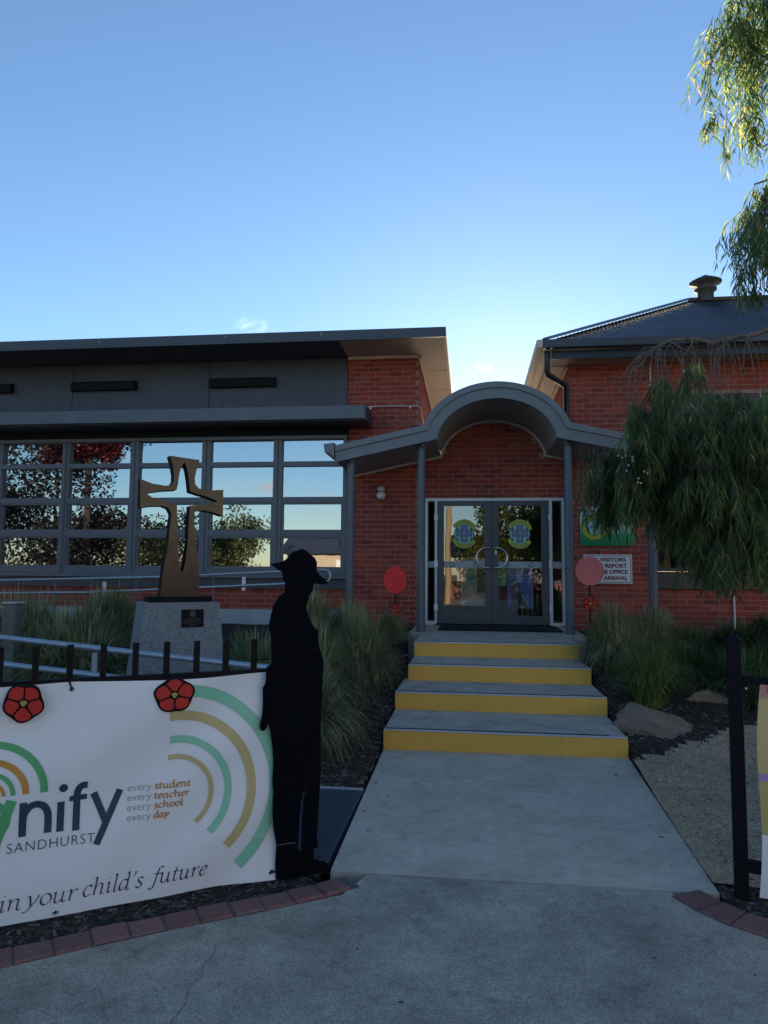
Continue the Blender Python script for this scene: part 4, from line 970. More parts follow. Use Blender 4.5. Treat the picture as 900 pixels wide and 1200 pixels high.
for (s, z, ds, dz) in ((-1.012, 1.035, -.018, .055), (-.03, .052, .05, .004), (-.022, 1.04, .03, .04)):
    part(MB().tube([BN(s, z, .004), BN(s+ds*.4, z+dz*.4, .012), BN(s+ds, z+dz, .004)], .0045, 6), 'cable_tie', M['black'], bn)

# felt poppies pinned to the banner top
def poppy(name, label, s, z, r, rot, group):
    t = thing(name, label, 'poppy', F(s, z, .03), group)
    pr_ = random.Random(int(s*1000)); k1, k2, k3 = pr_.uniform(.02, .05), pr_.uniform(0, 6), pr_.uniform(.92, 1.06)
    ol = [(s+k3*r*(1+k1*math.cos(2*a+k2))*(1+.055*math.cos(5*(a-rot)))*math.cos(a)*1.0, z+r*.97*(1+.055*math.cos(5*(a-rot)))*math.sin(a)) for a in [2*math.pi*k/50 for k in range(50)]]
    part(MB().poly_prism(ol, .034, .050, F), 'backing', M['black'], t)
    for k in range(5):
        a0 = rot+2*math.pi*k/5; pts = []
        for j in range(9):
            a = a0-.575+1.15*j/8; rr = r*.90*(1+k1*math.cos(2*a+k2))*(1+.05*math.cos(5*(a-rot)))*(1-.10*abs((j-4)/4)**3); pts.append((s+k3*rr*math.cos(a), z+.97*rr*math.sin(a)))
        for da, fr in ((.53, .52), (.42, .27), (-.42, .27), (-.53, .52)): pts.append((s+r*fr*math.cos(a0+da), z+r*fr*math.sin(a0+da)))
        part(MB().poly_prism(pts, .050, .055, F), 'petal', M['red'], t)
    part(MB().poly_prism([(s+.013*math.cos(a)*(1+.3*math.sin(3*a)), z+.013*math.sin(a)) for a in [2*math.pi*k/14 for k in range(14)]], .050, .057, F), 'centre', M['poppyyellow'], t)
poppy('poppy', 'red felt poppy pinned to the banner above the navy lettering', -1.212, .987, .088, .9, 'felt poppies pinned to the banner')
poppy('poppy', 'red felt poppy pinned to the banner where the mint arc begins', -.543, .983, .088, .35, 'felt poppies pinned to the banner')

# soldier cut-out
OUT = [(.102, 1.720), (.128, 1.707), (.142, 1.693), (.173, 1.672), (.185, 1.647), (.184, 1.600), (.206, 1.575), (.238, 1.553), (.252, 1.536), (.239, 1.530), (.212, 1.528), (.185, 1.532), (.170, 1.535), (.167, 1.515), (.167, 1.503), (.160, 1.498), (.160, 1.489), (.154, 1.484), (.153, 1.477), (.143, 1.472), (.140, 1.444), (.132, 1.423), (.129, 1.402), (.139, 1.369), (.153, 1.335), (.174, 1.301), (.180, 1.293), (.199, 1.284), (.198, 1.234), (.204, 1.192), (.218, 1.158), (.232, 1.115), (.232, 1.065), (.226, 1.024), (.226, .941), (.222, .859), (.220, .785), (.221, .688), (.221, .587), (.221, .447), (.216, .386), (.213, .279), (.208, .203), (.215, .171), (.211, .145), (.191, .145), (.192, .093), (.263, .062), (.288, .035), (.291, .014), (.260, .013), (.185, .0125), (.096, .0125), (.048, .012), (.008, .012), (-.008, .018), (-.014, .085), (-.010, .188), (-.028, .280), (-.034, .356), (-.032, .460), (-.038, .506), (-.035, .612), (-.042, .688), (-.054, .765), (-.069, .812), (-.076, .786), (-.092, .772), (-.106, .778), (-.110, .800), (-.103, .837), (-.098, .875), (-.097, .913), (-.099, .993), (-.085, 1.016), (-.083, 1.097), (-.050, 1.119), (-.057, 1.168), (-.061, 1.250), (-.075, 1.315), (-.064, 1.372), (-.048, 1.421), (-.023, 1.466), (.009, 1.485), (.010, 1.536), (-.004, 1.561), (-.007, 1.593), (-.043, 1.615), (-.074, 1.635), (-.014, 1.648), (.011, 1.661), (.028, 1.682), (.050, 1.702), (.080, 1.713)]
HOLE = [(.126, .439), (.117, .367), (.110, .300), (.110, .217), (.103, .161), (.123, .135), (.125, .222), (.124, .298), (.132, .411), (.143, .444)]
cs = thing('soldier_cutout', 'life-size black metal cut-out of a soldier in a slouch hat beside the banner', 'cutout', F(.1, 0, .05))
part(MB().poly_prism(OUT, .050, .058, F, holes=[HOLE]), 'plate', M['cutout'], cs)
part(MB().poly_prism([(.145, .50), (.150, .50), (.128, .30), (.122, .30)], .0581, .0600, F), 'leg_seam', M['black'], cs)
part(MB().tube([F(-.141, 1.131, -.01), F(-.09, 1.138, .05), F(-.046, 1.145, .062), F(.173, 1.184, .061), F(.235, 1.10, .03)], .0035, 6), 'tie_wire', M['black'], cs)
part(MB().tube([F(-.005, .19, .061), F(.05, .192, .061), F(.09, .19, .061)], .0022, 5), 'boot_wire', M['frame'], cs)

# right fence with the edge of another banner
PX_, PY_ = 1.335, 3.87
rf = thing('metal_gate_fence', 'black steel fence post with rails at the right of the path', 'fence', (PX_, PY_, 0))
gd = Vector((.93, -.367, 0)).normalized(); gn = Vector((-.367, -.93, 0)).normalized()
def G(s, z, d=0):
    p = Vector((PX_, PY_, 0))+gd*s+gn*d; return (p.x, p.y, z)
def gbox(mb, s0, s1, z0, z1, d0, d1): return mb.poly_prism([(s0, z0), (s1, z0), (s1, z1), (s0, z1)], d0, d1, G)
part(gbox(MB(), -.033, .033, -.1, 1.255, -.033, .033), 'post', M['black'], rf)
cpm = MB().add([G(-.036, 1.255, -.036), G(.036, 1.255, -.036), G(.036, 1.255, .036), G(-.036, 1.255, .036), G(-.036, 1.268, -.036), G(.036, 1.268, -.036), G(.036, 1.268, .036), G(-.036, 1.268, .036), G(-.015, 1.29, -.015), G(.015, 1.29, -.015), G(.015, 1.29, .015), G(-.015, 1.29, .015)],
    [(0, 1, 5, 4), (1, 2, 6, 5), (2, 3, 7, 6), (3, 0, 4, 7), (4, 5, 9, 8), (5, 6, 10, 9), (6, 7, 11, 10), (7, 4, 8, 11), (8, 9, 10, 11)])
part(cpm, 'post_cap', M['black'], rf)
for z0, z1 in ((1.045, 1.09), (.13, .185)): part(gbox(MB(), .0335, 2.6, z0, z1, -.02, .018), 'rail', M['black'], rf)
for k in range(16):
    s = .165+.15*k; part(gbox(MB(), s-.0145, s+.0145, .08, 1.235, -.0135, .0125), 'picket', M['black'], rf)
part(MB().tube([G(.05, 1.03, .02), G(.05, 1.03, .028)], .006, 8), 'bolt', M['steel'], rf)
b2 = thing('colour_banner', 'edge of a yellow and pink banner on the right fence', 'banner', G(.8, .5, .03))
def band(s0, s1, za, zb, m, lift):
    mm = MB(); n = 14
    V = []
    for j in range(7):
        for i in range(n+1):
            z = za+(zb-za)*j/6; s = s0+(s1-s0)*i/n+(.012*math.sin(z*6)-.035*(1.05-z) if i == 0 else 0); V.append(G(s, z, .03+.006*math.sin(s*12+z*5)+lift))
    mm.add(V, [(j*(n+1)+i, j*(n+1)+i+1, (j+1)*(n+1)+i+1, (j+1)*(n+1)+i) for j in range(6) for i in range(n)], 0, True); return part(mm, 'printed_band', m, b2)
M['by'] = mat('banner_yellow', (.70, .54, .24), .5, var=.1, vscale=6); M['bp'] = mat('banner_coral', (.66, .30, .24), .5); M['bv'] = mat('banner_lilac', (.45, .30, .55), .5); M['bo'] = mat('banner_olive', (.52, .46, .16), .5)
for za, zb, m in ((.99, 1.055, 'bp'), (.62, .989, 'by'), (.585, .619, 'bv'), (.33, .584, 'bo'), (.03, .329, 'vinyl')): band(.112, 2.4, za, zb, M[m], 0)
part(MB().tube([G(.15, 1.02, .036), G(.155, 1.05, .045), G(.16, 1.085, .03)], .006, 6), 'cable_tie', M['black'], b2)

# ------------------------------------------------------------------ cross on its plinth
CA = R(35); CO = Vector((-2.89, 6.8, 0)); KS = .85; cu_ = Vector((math.cos(CA), math.sin(CA), 0)); cn_ = Vector((math.sin(CA), -math.cos(CA), 0))
def K(u, z, d=0):
    p = CO+cu_*(u*KS)+cn_*(d*KS); return (p.x, p.y, 1.6+(z-1.6)*KS)
CR = [(-3.576, 2.930), (-3.205, 2.905), (-3.242, 2.777), (-3.259, 2.682), (-3.250, 2.612), (-3.201, 2.565), (-3.069, 2.550), (-2.890, 2.568), (-2.887, 2.253), (-3.018, 2.291), (-3.138, 2.308), (-3.225, 2.300), (-3.257, 2.266), (-3.248, 2.145), (-3.198, 1.790), (-3.170, 1.583), (-3.161, 1.294), (-3.634, 1.288), (-3.606, 1.621), (-3.566, 1.830), (-3.542, 2.145), (-3.534, 2.250), (-3.570, 2.314), (-3.643, 2.339), (-3.765, 2.331), (-3.908, 2.304), (-3.916, 2.634), (-3.774, 2.590), (-3.619, 2.574), (-3.546, 2.585), (-3.515, 2.642), (-3.517, 2.716), (-3.544, 2.844)]
CH = [(-3.390, 2.868), (-3.356, 2.779), (-3.336, 2.683), (-3.313, 2.524), (-3.198, 2.494), (-3.067, 2.466), (-2.957, 2.427), (-3.065, 2.392), (-3.195, 2.371), (-3.308, 2.355), (-3.316, 2.208), (-3.322, 1.914), (-3.350, 1.664), (-3.380, 1.560), (-3.411, 1.643), (-3.442, 1.914), (-3.460, 2.208), (-3.470, 2.366), (-3.634, 2.394), (-3.768, 2.431), (-3.841, 2.467), (-3.771, 2.492), (-3.639, 2.517), (-3.480, 2.533), (-3.465, 2.599), (-3.453, 2.716), (-3.428, 2.822)]
cx_ = lambda L: [((p[0]+3.40)*.935, p[1]) for p in L]
xr = thing('cross_sculpture', 'bronze cross sculpture with a star-shaped opening on the granite plinth', 'sculpture', (-2.89, 6.8, 1.3))
part(MB().poly_prism(cx_(CR), .09, -.09, K, holes=[cx_(CH)], mi=0, mside=1), 'cross', [M['bronze'], M['bronzeside']], xr)
part(MB().poly_prism([(-.36, 1.235), (.36, 1.235), (.36, 1.292), (-.36, 1.292)], .17, -.17, K), 'base_plate', M['bronzeside'], xr)
pl = thing('stone_plinth', 'speckled grey granite plinth with a small dark plaque', 'plinth', (-2.89, 6.8, .1))
V = []
for z, hw, hd in ((-.1, .545, .36), (1.234, .415, .27)):
    V += [K(-hw, z, hd), K(hw, z, hd), K(hw, z, -hd), K(-hw, z, -hd)]
part(MB().add(V, [(0, 1, 5, 4), (1, 2, 6, 5), (2, 3, 7, 6), (3, 0, 4, 7), (4, 5, 6, 7)]), 'block', M['granite'], pl)
def KP(u, z, lift=0): return K(u, z, .27+(1.234-z)/1.334*.09+lift)
pq_ = MB().add([KP(-.015, .955, .008), KP(.235, .955, .008), KP(.235, 1.155, .008), KP(-.015, 1.155, .008), KP(-.015, .955, -.01), KP(.235, .955, -.01), KP(.235, 1.155, -.01), KP(-.015, 1.155, -.01)], [(0, 1, 2, 3), (0, 4, 5, 1), (1, 5, 6, 2), (2, 6, 7, 3), (3, 7, 4, 0)])
pqo = part(pq_, 'plaque', M['bronzeside'], pl)
pt = MB(); n = 20
pt.add([KP(.11+.036*math.cos(2*math.pi*k/n), 1.105+.038*math.sin(2*math.pi*k/n), .0095) for k in range(n)], [tuple(range(n))])
rr = random.Random(2)
for z, a, b in ((1.045, .03, .19), (1.022, 0, .22), (1.0, .0, .22), (.975, .07, .15)):
    u = a
    while u < b: wd = rr.uniform(.012, .03); pt.add([KP(u, z, .0095), KP(min(u+wd, b), z, .0095), KP(min(u+wd, b), z+.010, .0095), KP(u, z+.010, .0095)], [(0, 1, 2, 3)]); u += wd+.007
part(pt, 'inscription', M['ventmetal'], pqo)

# ------------------------------------------------------------------ ramp rails
nr = thing('ramp_handrail', 'galvanised double pipe handrail of the ramp behind the banner', 'handrail', (-3, 5.6, .1))
zr = lambda x, b: b-(x+3.931)*.0842
part(MB().tube([(-6.5, 5.6, zr(-6.5, 1.024)), (-1.35, 5.6, zr(-1.35, 1.024))], .026, 12), 'top_rail', M['galv'], nr)
part(MB().tube([(-6.5, 5.6, zr(-6.5, .806)), (-1.35, 5.6, zr(-1.35, .806))], .026, 12), 'mid_rail', M['galv'], nr)
part(MB().tube([(-1.35, 5.6, zr(-1.35, 1.024)), (-1.27, 5.6, zr(-1.3, 1.0)), (-1.25, 5.6, .70), (-1.27, 5.6, zr(-1.3, .81)), (-1.35, 5.6, zr(-1.35, .806))], .026, 10), 'end_loop', M['galv'], nr)
for x in (-5.9, -4.5, -3.10, -1.7): part(MB().tube([(x, 5.64, -.1), (x, 5.64, zr(x, .98))], .024, 10), 'post', M['galv'], nr)
fr_ = thing('wall_ramp_handrail', 'galvanised double handrail rising along the wall under the windows', 'handrail', (-5, 11, .7))
top = [(-11, 11, 1.33), (-7.776, 11, 1.408), (-4.954, 11, 1.489), (-2.30, 11, 1.628)]; mid = [(-11, 11, 1.13), (-6.261, 11, 1.225), (-2.30, 11, 1.43)]
part(MB().tube(top+[(-2.22, 11, 1.615), (-2.19, 11, 1.56), (-2.19, 11, 1.50), (-2.22, 11, 1.445), (-2.30, 11, 1.43)], .021, 10), 'top_rail', M['galv'], fr_)
part(MB().tube(mid[:2]+[(-2.301, 11, 1.43)], .021, 10), 'mid_rail', M['galv'], fr_)
for x in (-9.4, -8.1, -6.8, -5.40, -4.10, -2.75):
    part(MB().tube([(x, 11.03, .5), (x, 11.03, lerp([(p[0], p[2]) for p in top], x)-.02)], .017, 8), 'post', M['frame'], fr_)
for x in (-8.6, -5.95, -3.60):
    z = lerp([(p[0], p[2]) for p in top], x); part(MB().chbox((x-.03, 11.02, z-.28), (x+.03, 11.04, z-.06), .004), 'bracket', M['white'], fr_)
rmp = thing('ramp_grating', 'dark metal grating panel between the path and the cut-out', 'grating', (-1.2, 4.7, 0), kind='structure')
part(MB().box((-2.6, 4.0, -.06), (-.79, 5.30, .0)), 'panel', M['grate'], rmp)
gr = MB()
for k in range(44): gr.box((-2.6, 4.005+k*.0295, .0002), (-.795, 4.015+k*.0295, .006))
part(gr, 'grating_bar', M['grate'], rmp)['kind'] = 'stuff'
part(MB().box((-2.6, 5.302, -.06), (-.79, 5.325, .012)), 'edge_trim', M['alu'], rmp)
tp = thing('timber_post', 'short weathered timber post among the left grasses', 'post', (-4.78, 7, .2))
part(MB().chbox((-4.855, 6.93, .1), (-4.71, 7.07, 1.235), .01), 'shaft', M['timber'], tp)
part(MB().chbox((-4.865, 6.92, 1.236), (-4.70, 7.08, 1.252), .004), 'cap', M['alu'], tp)

# ------------------------------------------------------------------ poppy stakes by the doors
def stake(label, x, y, z, rx, rz, m, zs, rs):
    t = thing('poppy_stake', label, 'garden ornament', (x, y, .6), 'poppy stakes either side of the steps')
    def dsc(cx, cz, ax, az, n, wob=0, k=0): return [(cx+ax*(1+wob*math.cos(k*a))*math.cos(a), cz+az*(1+wob*math.cos(k*a))*math.sin(a)) for a in [2*math.pi*q/n for q in range(n)]]
    part(MB().poly_prism(dsc(x, z, rx, rz, 36), -.012, .012, XZ(y)), 'disc', m, t)
    part(MB().tube([(x, y+.02, .5), (x, y+.02, z)], .012, 6), 'stem', M['black'], t)
    p = part(MB().poly_prism(dsc(x, zs, rs, rs, 40, .08, 5), -.02, -.008, XZ(y)), 'small_poppy', M['black'], t)
    for k in range(5):
        a0 = .3+k*2*math.pi/5
        pts = [(x+rs*.95*math.cos(a0+da)*(1-.1*abs(da)), zs+rs*.95*math.sin(a0+da)*(1-.1*abs(da))) for da in (-.55, -.3, 0, .3, .55)]+[(x+rs*.3*math.cos(a0+.4), zs+rs*.3*math.sin(a0+.4)), (x+rs*.3*math.cos(a0-.4), zs+rs*.3*math.sin(a0-.4))]
        part(MB().poly_prism(pts, -.026, -.0201, XZ(y)), 'petal', M['red'], p)
    part(MB().poly_prism(dsc(x, zs, rs*.2, rs*.2, 12), -.028, -.0202, XZ(y)), 'centre', M['limeprint'], p)
stake('bright red oval lattice disc on a stake above a small poppy, left of the steps', -1.06, 10.0, 1.485, .158, .195, M['discred'], 1.06, .085)
stake('faded pinkish disc on a stake with a small poppy, before the visitor sign', 1.585, 9.85, 1.632, .185, .195, M['discpink'], 1.20, .093)

# ------------------------------------------------------------------ boulders
def boulder(label, c, size, seed, rot=0):
    bm = bmesh.new(); bmesh.ops.create_icosphere(bm, subdivisions=5, radius=1); rg = random.Random(seed)
    planes = [(Vector((rg.uniform(-1, 1), rg.uniform(-1, 1), rg.uniform(-.1, 1))).normalized(), rg.uniform(.42, .8)) for _ in range(14)]
    for v in bm.verts:
        p = v.co.copy()
        for n, d in planes:
            e = p.dot(n)-d
            if e > 0: p -= n*e*.97
        q = p*1.0; p += v.normal*(.08*noise.noise(q*1.7+Vector((seed, 0, 0)))+.05*noise.noise(q*4+Vector((seed, 3, 0)))+.035*noise.noise(q*9)+.015*noise.noise(q*22))
        v.co = p
    for f in bm.faces: f.smooth = True
    me = bpy.data.meshes.new('boulder'); bm.to_mesh(me); bm.free(); me.materials.append(M['rock'])
    o = link('boulder', me); o.location = c; o.scale = size; o.rotation_euler = (0, 0, rot); tag(o, label, 'boulder', 'boulders in the right garden bed'); return o
boulder('large wedge-shaped brown boulder in front of the bright green tussock', (1.76, 7.2, .08), (.78, .46, .32), 5, .1)
boulder('flat pale boulder behind the wedge-shaped one', (2.45, 8.0, .22), (.50, .36, .26), 11, .4)
boulder('small low stone at the foot of the lowest step', (1.55, 6.52, .0), (.17, .16, .10), 21, .9)
boulder('pale stone against the brick wall between the low grasses', (3.25, 10.9, .70), (.35, .3, .14), 31, .2)

# ------------------------------------------------------------------ tussocks
def blades(n, h, spread, seed, droop=.9, wid=.006, base=.12, seg=5, stiff=.5):
    rg = random.Random(seed); V = []; Fc = []
    for _ in range(n):
        a = rg.uniform(0, 2*math.pi); rb = base*math.sqrt(rg.random()); bx, by = rb*math.cos(a), rb*math.sin(a)
        a2 = a+rg.gauss(0, .5); lean = rg.random()**.7; L = h*rg.uniform(.65, 1.12); out = spread*lean*rg.uniform(.7, 1.15)
        rise = L*(1-.45*lean*droop); tipdrop = L*droop*lean**2*rg.uniform(.25, .75)
        w0 = wid*rg.uniform(.6, 1.25); px_, py_ = -math.sin(a2+rg.gauss(0, .6)), math.cos(a2); o = len(V); tw = rg.uniform(-.05, .05)
        for k in range(seg+1):
            t = k/seg; r = out*(t**1.25); z = rise*(1-(1-t)**1.6)-tipdrop*t**3
            ww = w0*(1-t**2.2)+.0007; x = bx+math.cos(a2+tw*k)*r; y = by+math.sin(a2+tw*k)*r
            V.append((x-px_*ww/2, y-py_*ww/2, z)); V.append((x+px_*ww/2, y+py_*ww/2, z))
        Fc += [(o+2*k, o+2*k+1, o+2*k+3, o+2*k+2) for k in range(seg)]
    return V, Fc
def tuft_mesh(name, m, *a, **k):
    V, Fc = blades(*a, **k); me = bpy.data.meshes.new(name); me.from_pydata(V, [], Fc); me.materials.append(m); me.update(); return me
TA = [tuft_mesh('tussock_grass', M['grassA'], 3300, .96, .72, s, droop=1.05, wid=.0115, base=.24) for s in (1, 2, 3)]
TB = tuft_mesh('tussock_grass', M['grassB'], 2400, .78, .58, 9, droop=.7, wid=.010, base=.16)
TC = [tuft_mesh('strap_leaf_plant', M['grassC'], 1500, .46, .46, s, droop=1.1, wid=.012, base=.19) for s in (14, 15)]
def plant(me, name, label, cat, x, y, s, group, sz=None):
    o = link(name, me); o.location = (x, y, ground_z(x, y)-.02); o.scale = (s, s, sz or s); o.rotation_euler = (0, 0, random.uniform(0, 6.28)); tag(o, label, cat, group); return o
GG = 'grass tussocks in the garden beds'
k = 0
for (x, y, s, sz, lab) in [
    (-4.25, 7.4, 1.15, 1.16, 'tall dry-tipped grass tussock left of the plinth'),
    (-5.3, 8.0, 1.1, 1.12, 'broad grass tussock behind the timber post'),
    (-5.75, 7.1, 1.0, 1.0, 'grass tussock at the left edge, left of the timber post'),
    (-5.0, 9.4, .95, .9, 'grass tussock between the timber post and the wall rail'),
    (-3.75, 6.1, .60, .62, 'low grass tussock just behind the ramp handrail'),
    (-3.7, 8.3, .95, .85, 'dark grass tussock behind the left side of the plinth'),
    (-2.25, 7.5, 1.0, .86, 'grass tussock touching the right side of the plinth'),
    (-2.1, 6.4, .85, .76, 'grass tussock between the plinth and the soldier cut-out'),
    (-2.05, 9.0, .8, .96, 'grass tussock behind the hat of the cut-out'),
    (-1.50, 6.25, .80, 1.0, 'big rounded grass tussock bulging out right of the cut-out'),
    (-1.72, 7.4, .95, 1.08, 'big rounded grass tussock behind the one beside the cut-out'),
    (-1.25, 8.1, .66, .95, 'upright grass tussock beside the second step'),
    (-1.55, 9.1, .62, .78, 'grass tussock under the bright red disc, left of the top step'),
    (-1.12, 10.0, .45, .55, 'small grass tussock at the foot of the left porch column'),
    (1.68, 8.85, .66, .86, 'grey-green grass tussock leaning over the top steps'),
    (2.25, 9.3, .72, .7, 'grass tussock below the visitor sign')]:
    plant(TA[k % 3], 'tussock_grass', lab, 'grass tussock', x, y, s, GG, sz); k += 1
plant(TB, 'tussock_grass', 'bright green grass tussock behind the wedge-shaped boulder', 'grass tussock', 1.84, 7.75, .82, GG, .92)
for i, (x, y, s, lab) in enumerate([
    (2.45, 8.6, .95, 'dark strap-leaf plant right of the bright green tussock'), (2.95, 8.25, 1.1, 'dark strap-leaf plant spilling over the flat pale boulder'),
    (3.45, 8.5, 1.1, 'dark strap-leaf plant behind the right fence post'), (2.7, 9.4, 1.0, 'dark strap-leaf plant below the right porch column'),
    (3.35, 9.6, 1.1, 'dark strap-leaf plant in front of the pale stone'), (4.1, 9.2, 1.2, 'dark strap-leaf plant at the right edge of the bed'),
    (4.2, 10.6, 1.1, 'dark strap-leaf plant at the foot of the white pipe'), (2.35, 10.4, .95, 'dark strap-leaf plant against the wall under the visitor sign'),
    (3.0, 7.85, .85, 'lowest dark strap-leaf plant above the mulch')]):
    plant(TC[i % 2], 'strap_leaf_plant', lab, 'plant', x, y, s, 'strap-leaf plants in the right garden bed')

# ------------------------------------------------------------------ mulch chips and pebbles
def scatter(name, label, cat, m, pts, lo, hi, flat):
    rg = random.Random(4); mb = MB()
    for (x, y, z) in pts:
        l = rg.uniform(lo, hi); b = l*rg.uniform(.2, .45)*flat[0]; h = l*flat[1]*rg.uniform(.5, 1.3); a = rg.uniform(0, 6.28); ti = rg.uniform(-.5, .5)
        ca, sa = math.cos(a), math.sin(a); V = []
        for (u, v, w_) in ((-1, -.6, 0), (1, -1, 0), (1.1, .7, 0), (-.9, 1, 0), (-.8, -.5, 1), (.9, -.8, 1), (1, .5, 1), (-.7, .8, 1)):
            p = (u*l/2, v*b/2, w_*h+u*ti*l*.3); V.append((x+p[0]*ca-p[1]*sa, y+p[0]*sa+p[1]*ca, z+p[2]))
        mb.add(V, [(4, 5, 6, 7), (0, 1, 5, 4), (1, 2, 6, 5), (2, 3, 7, 6), (3, 0, 4, 7)])
    o = mb.build(name, m, None, 'stuff'); tag(o, label, cat); return o
rg = random.Random(11); pts = []
def try_pts(n, x0, x1, y0, y1, cond=lambda x, y: True, lift=0):
    c = 0
    for _ in range(n):
        x, y = rg.uniform(x0, x1), rg.uniform(y0, y1)
        if terrain_z(x, y) > -.09 and cond(x, y): pts.append((x, y, ground_z(x, y)+lift))
try_pts(5200, -2.6, -.55, 2.4, 4.0)
try_pts(2600, -1.6, -.79, 5.35, 7.6)
try_pts(900, -1.1, -.7, 7.6, 9.2)
try_pts(3200, 1.36, 3.6, 6.1, 7.9, lambda x, y: not in_gravel(x, y+.12) or rg.random() < .12)
try_pts(900, 1.25, 2.0, 3.4, 4.15, lambda x, y: not in_gravel(x, y))
try_pts(500, 1.36, 1.8, 7.6, 9)
scatter('mulch', 'dark bark mulch over the garden beds', 'mulch', M['chip'], pts, .018, .06, (1, .14))
pts = []
try_pts(9000, 1.37, 3.4, 3.9, 7.4, in_gravel, .013)
scatter('pebbles', 'loose pebbles over the gravel patch', 'pebbles', M['pebble'], pts, .006, .016, (2.2, .5))

pts = []
for _ in range(14): pts.append((rg.uniform(-1.8, 1.3), rg.uniform(1.7, 3.8), .002))
pts = [p for p in pts if p[1] < lerp(EDGE, p[0])-.03]
for _ in range(24): pts.append((rg.choice((-.76+abs(rg.gauss(0, .12)), 1.25-abs(rg.gauss(0, .15)))), rg.uniform(3.95, 6.5), .002))
for k in range(4):
    for _ in range(9): pts.append((rg.uniform(-.68, 1.28), (NY[k+1] if k < 3 else 9.9)-abs(rg.gauss(.02, .12)), .18*(k+1)+.002))
scatter('dry_leaves', 'few dry leaves and bits of grit lying on the paving and steps', 'dry leaves', M['chip'], pts, .008, .035, (1.1, .08))

# ------------------------------------------------------------------ weeping tree at the right
WT = thing('weeping_tree', 'weeping willow-leaved tree hanging in from the right over the wall', 'tree', (4.6, 7.5, .2))
part(MB().tube([(4.6, 7.5, 0), (4.55, 7.5, 1.2), (4.45, 7.45, 2.6), (4.5, 7.4, 4.0), (4.35, 7.4, 5.6), (4.1, 7.4, 7.2), (3.9, 7.4, 8.6)], [.2, .17, .15, .13, .10, .07, .04], 12), 'trunk', M['bark'], WT)
Yb = 7.4
BR = [(4.5, 3.9), (3.9, 4.12), (3.4, 4.14), (2.97, 4.08), (2.90, 4.04), (2.71, 4.02), (2.60, 4.00), (2.46, 3.96), (2.33, 4.00), (2.21, 4.00), (2.03, 3.98), (1.89, 3.91), (1.79, 3.81), (1.71, 3.71), (1.57, 3.63), (1.41, 3.54)]
part(MB().tube([(x, Yb+.08*math.sin(x*3), z) for x, z in BR], [.045, .038, .032, .027, .026, .025, .023, .022, .021, .019, .017, .014, .011, .008, .006, .003], 8), 'limb', M['bark'], WT)
for L in ([(1.99, 3.95), (2.13, 3.88), (2.26, 3.83), (2.35, 3.71), (2.37, 3.54), (2.40, 3.38)], [(2.27, 4.00), (2.21, 3.90), (2.13, 3.78), (2.13, 3.59)], [(2.58, 3.98), (2.50, 3.87), (2.45, 3.72), (2.47, 3.54)],
          [(2.60, 3.98), (2.49, 3.77), (2.50, 3.54)], [(2.58, 3.96), (2.63, 3.82), (2.66, 3.76), (2.63, 3.60)], [(2.79, 4.00), (2.75, 3.88), (2.74, 3.72), (2.75, 3.59)], [(2.79, 3.98), (2.80, 3.86), (2.83, 3.71), (2.83, 3.53)],
          [(1.77, 3.82), (1.69, 3.78), (1.63, 3.62), (1.55, 3.48)], [(1.81, 3.85), (1.71, 3.81), (1.59, 3.69), (1.49, 3.52)], [(3.1, 2.95), (2.92, 2.90), (2.82, 2.84), (2.73, 2.72), (2.65, 2.58)], [(2.03, 3.97), (1.95, 3.82), (1.93, 3.6), (1.95, 3.4)]):
    part(MB().tube([(x, Yb-.06+.08*math.sin(x*3), z) for x, z in L], [.0075-.0045*i/(len(L)-1) for i in range(len(L))], 6), 'twig', M['bark'], WT)
rg2 = random.Random(77)
for _ in range(46):
    k = rg2.randint(5, len(BR)-3)
    x, z = BR[k]; x += rg2.uniform(-.05, .05); y = Yb+.08*math.sin(x*3); dx = rg2.gauss(-.03, .16); dyy = rg2.uniform(-.45, .35); dz = rg2.uniform(.35, 1.0)
    part(MB().tube([(x, y, z), (x+dx*.5, y+dyy*.45, z+.02-dz*.08), (x+dx*.85, y+dyy*.8, z-dz*.35), (x+dx, y+dyy, z-dz*.7), (x+dx*1.02, y+dyy*1.05, z-dz)], [.0050, .0042, .0034, .0026, .0018], 5), 'twig', M['bark'], WT)
for L in ([(4.35, 5.6), (3.9, 6.1), (3.4, 6.2), (3.0, 6.0)], [(4.1, 7.2), (3.6, 7.7), (3.1, 7.9), (2.7, 7.6)], [(4.5, 4.8), (3.9, 5.5), (3.4, 5.75), (2.9, 5.6)]):
    part(MB().tube([(x, 7.4, z) for x, z in L], [.05, .03, .02, .008], 8), 'limb', M['bark'], WT)
LV, LF = [], []
rg = random.Random(21); TW = MB()
def leaf(p, d, l, w_, side):
    o = len(LV); m = p+d*(l*.45)+side*(l*.06); t = p+d*l+Vector((0, 0, -l*.15))
    nn = side*(w_/2)
    LV.extend([tuple(p), tuple(m-nn), tuple(m+nn), tuple(t)]); LF.append((o, o+1, o+3)); LF.append((o, o+3, o+2))
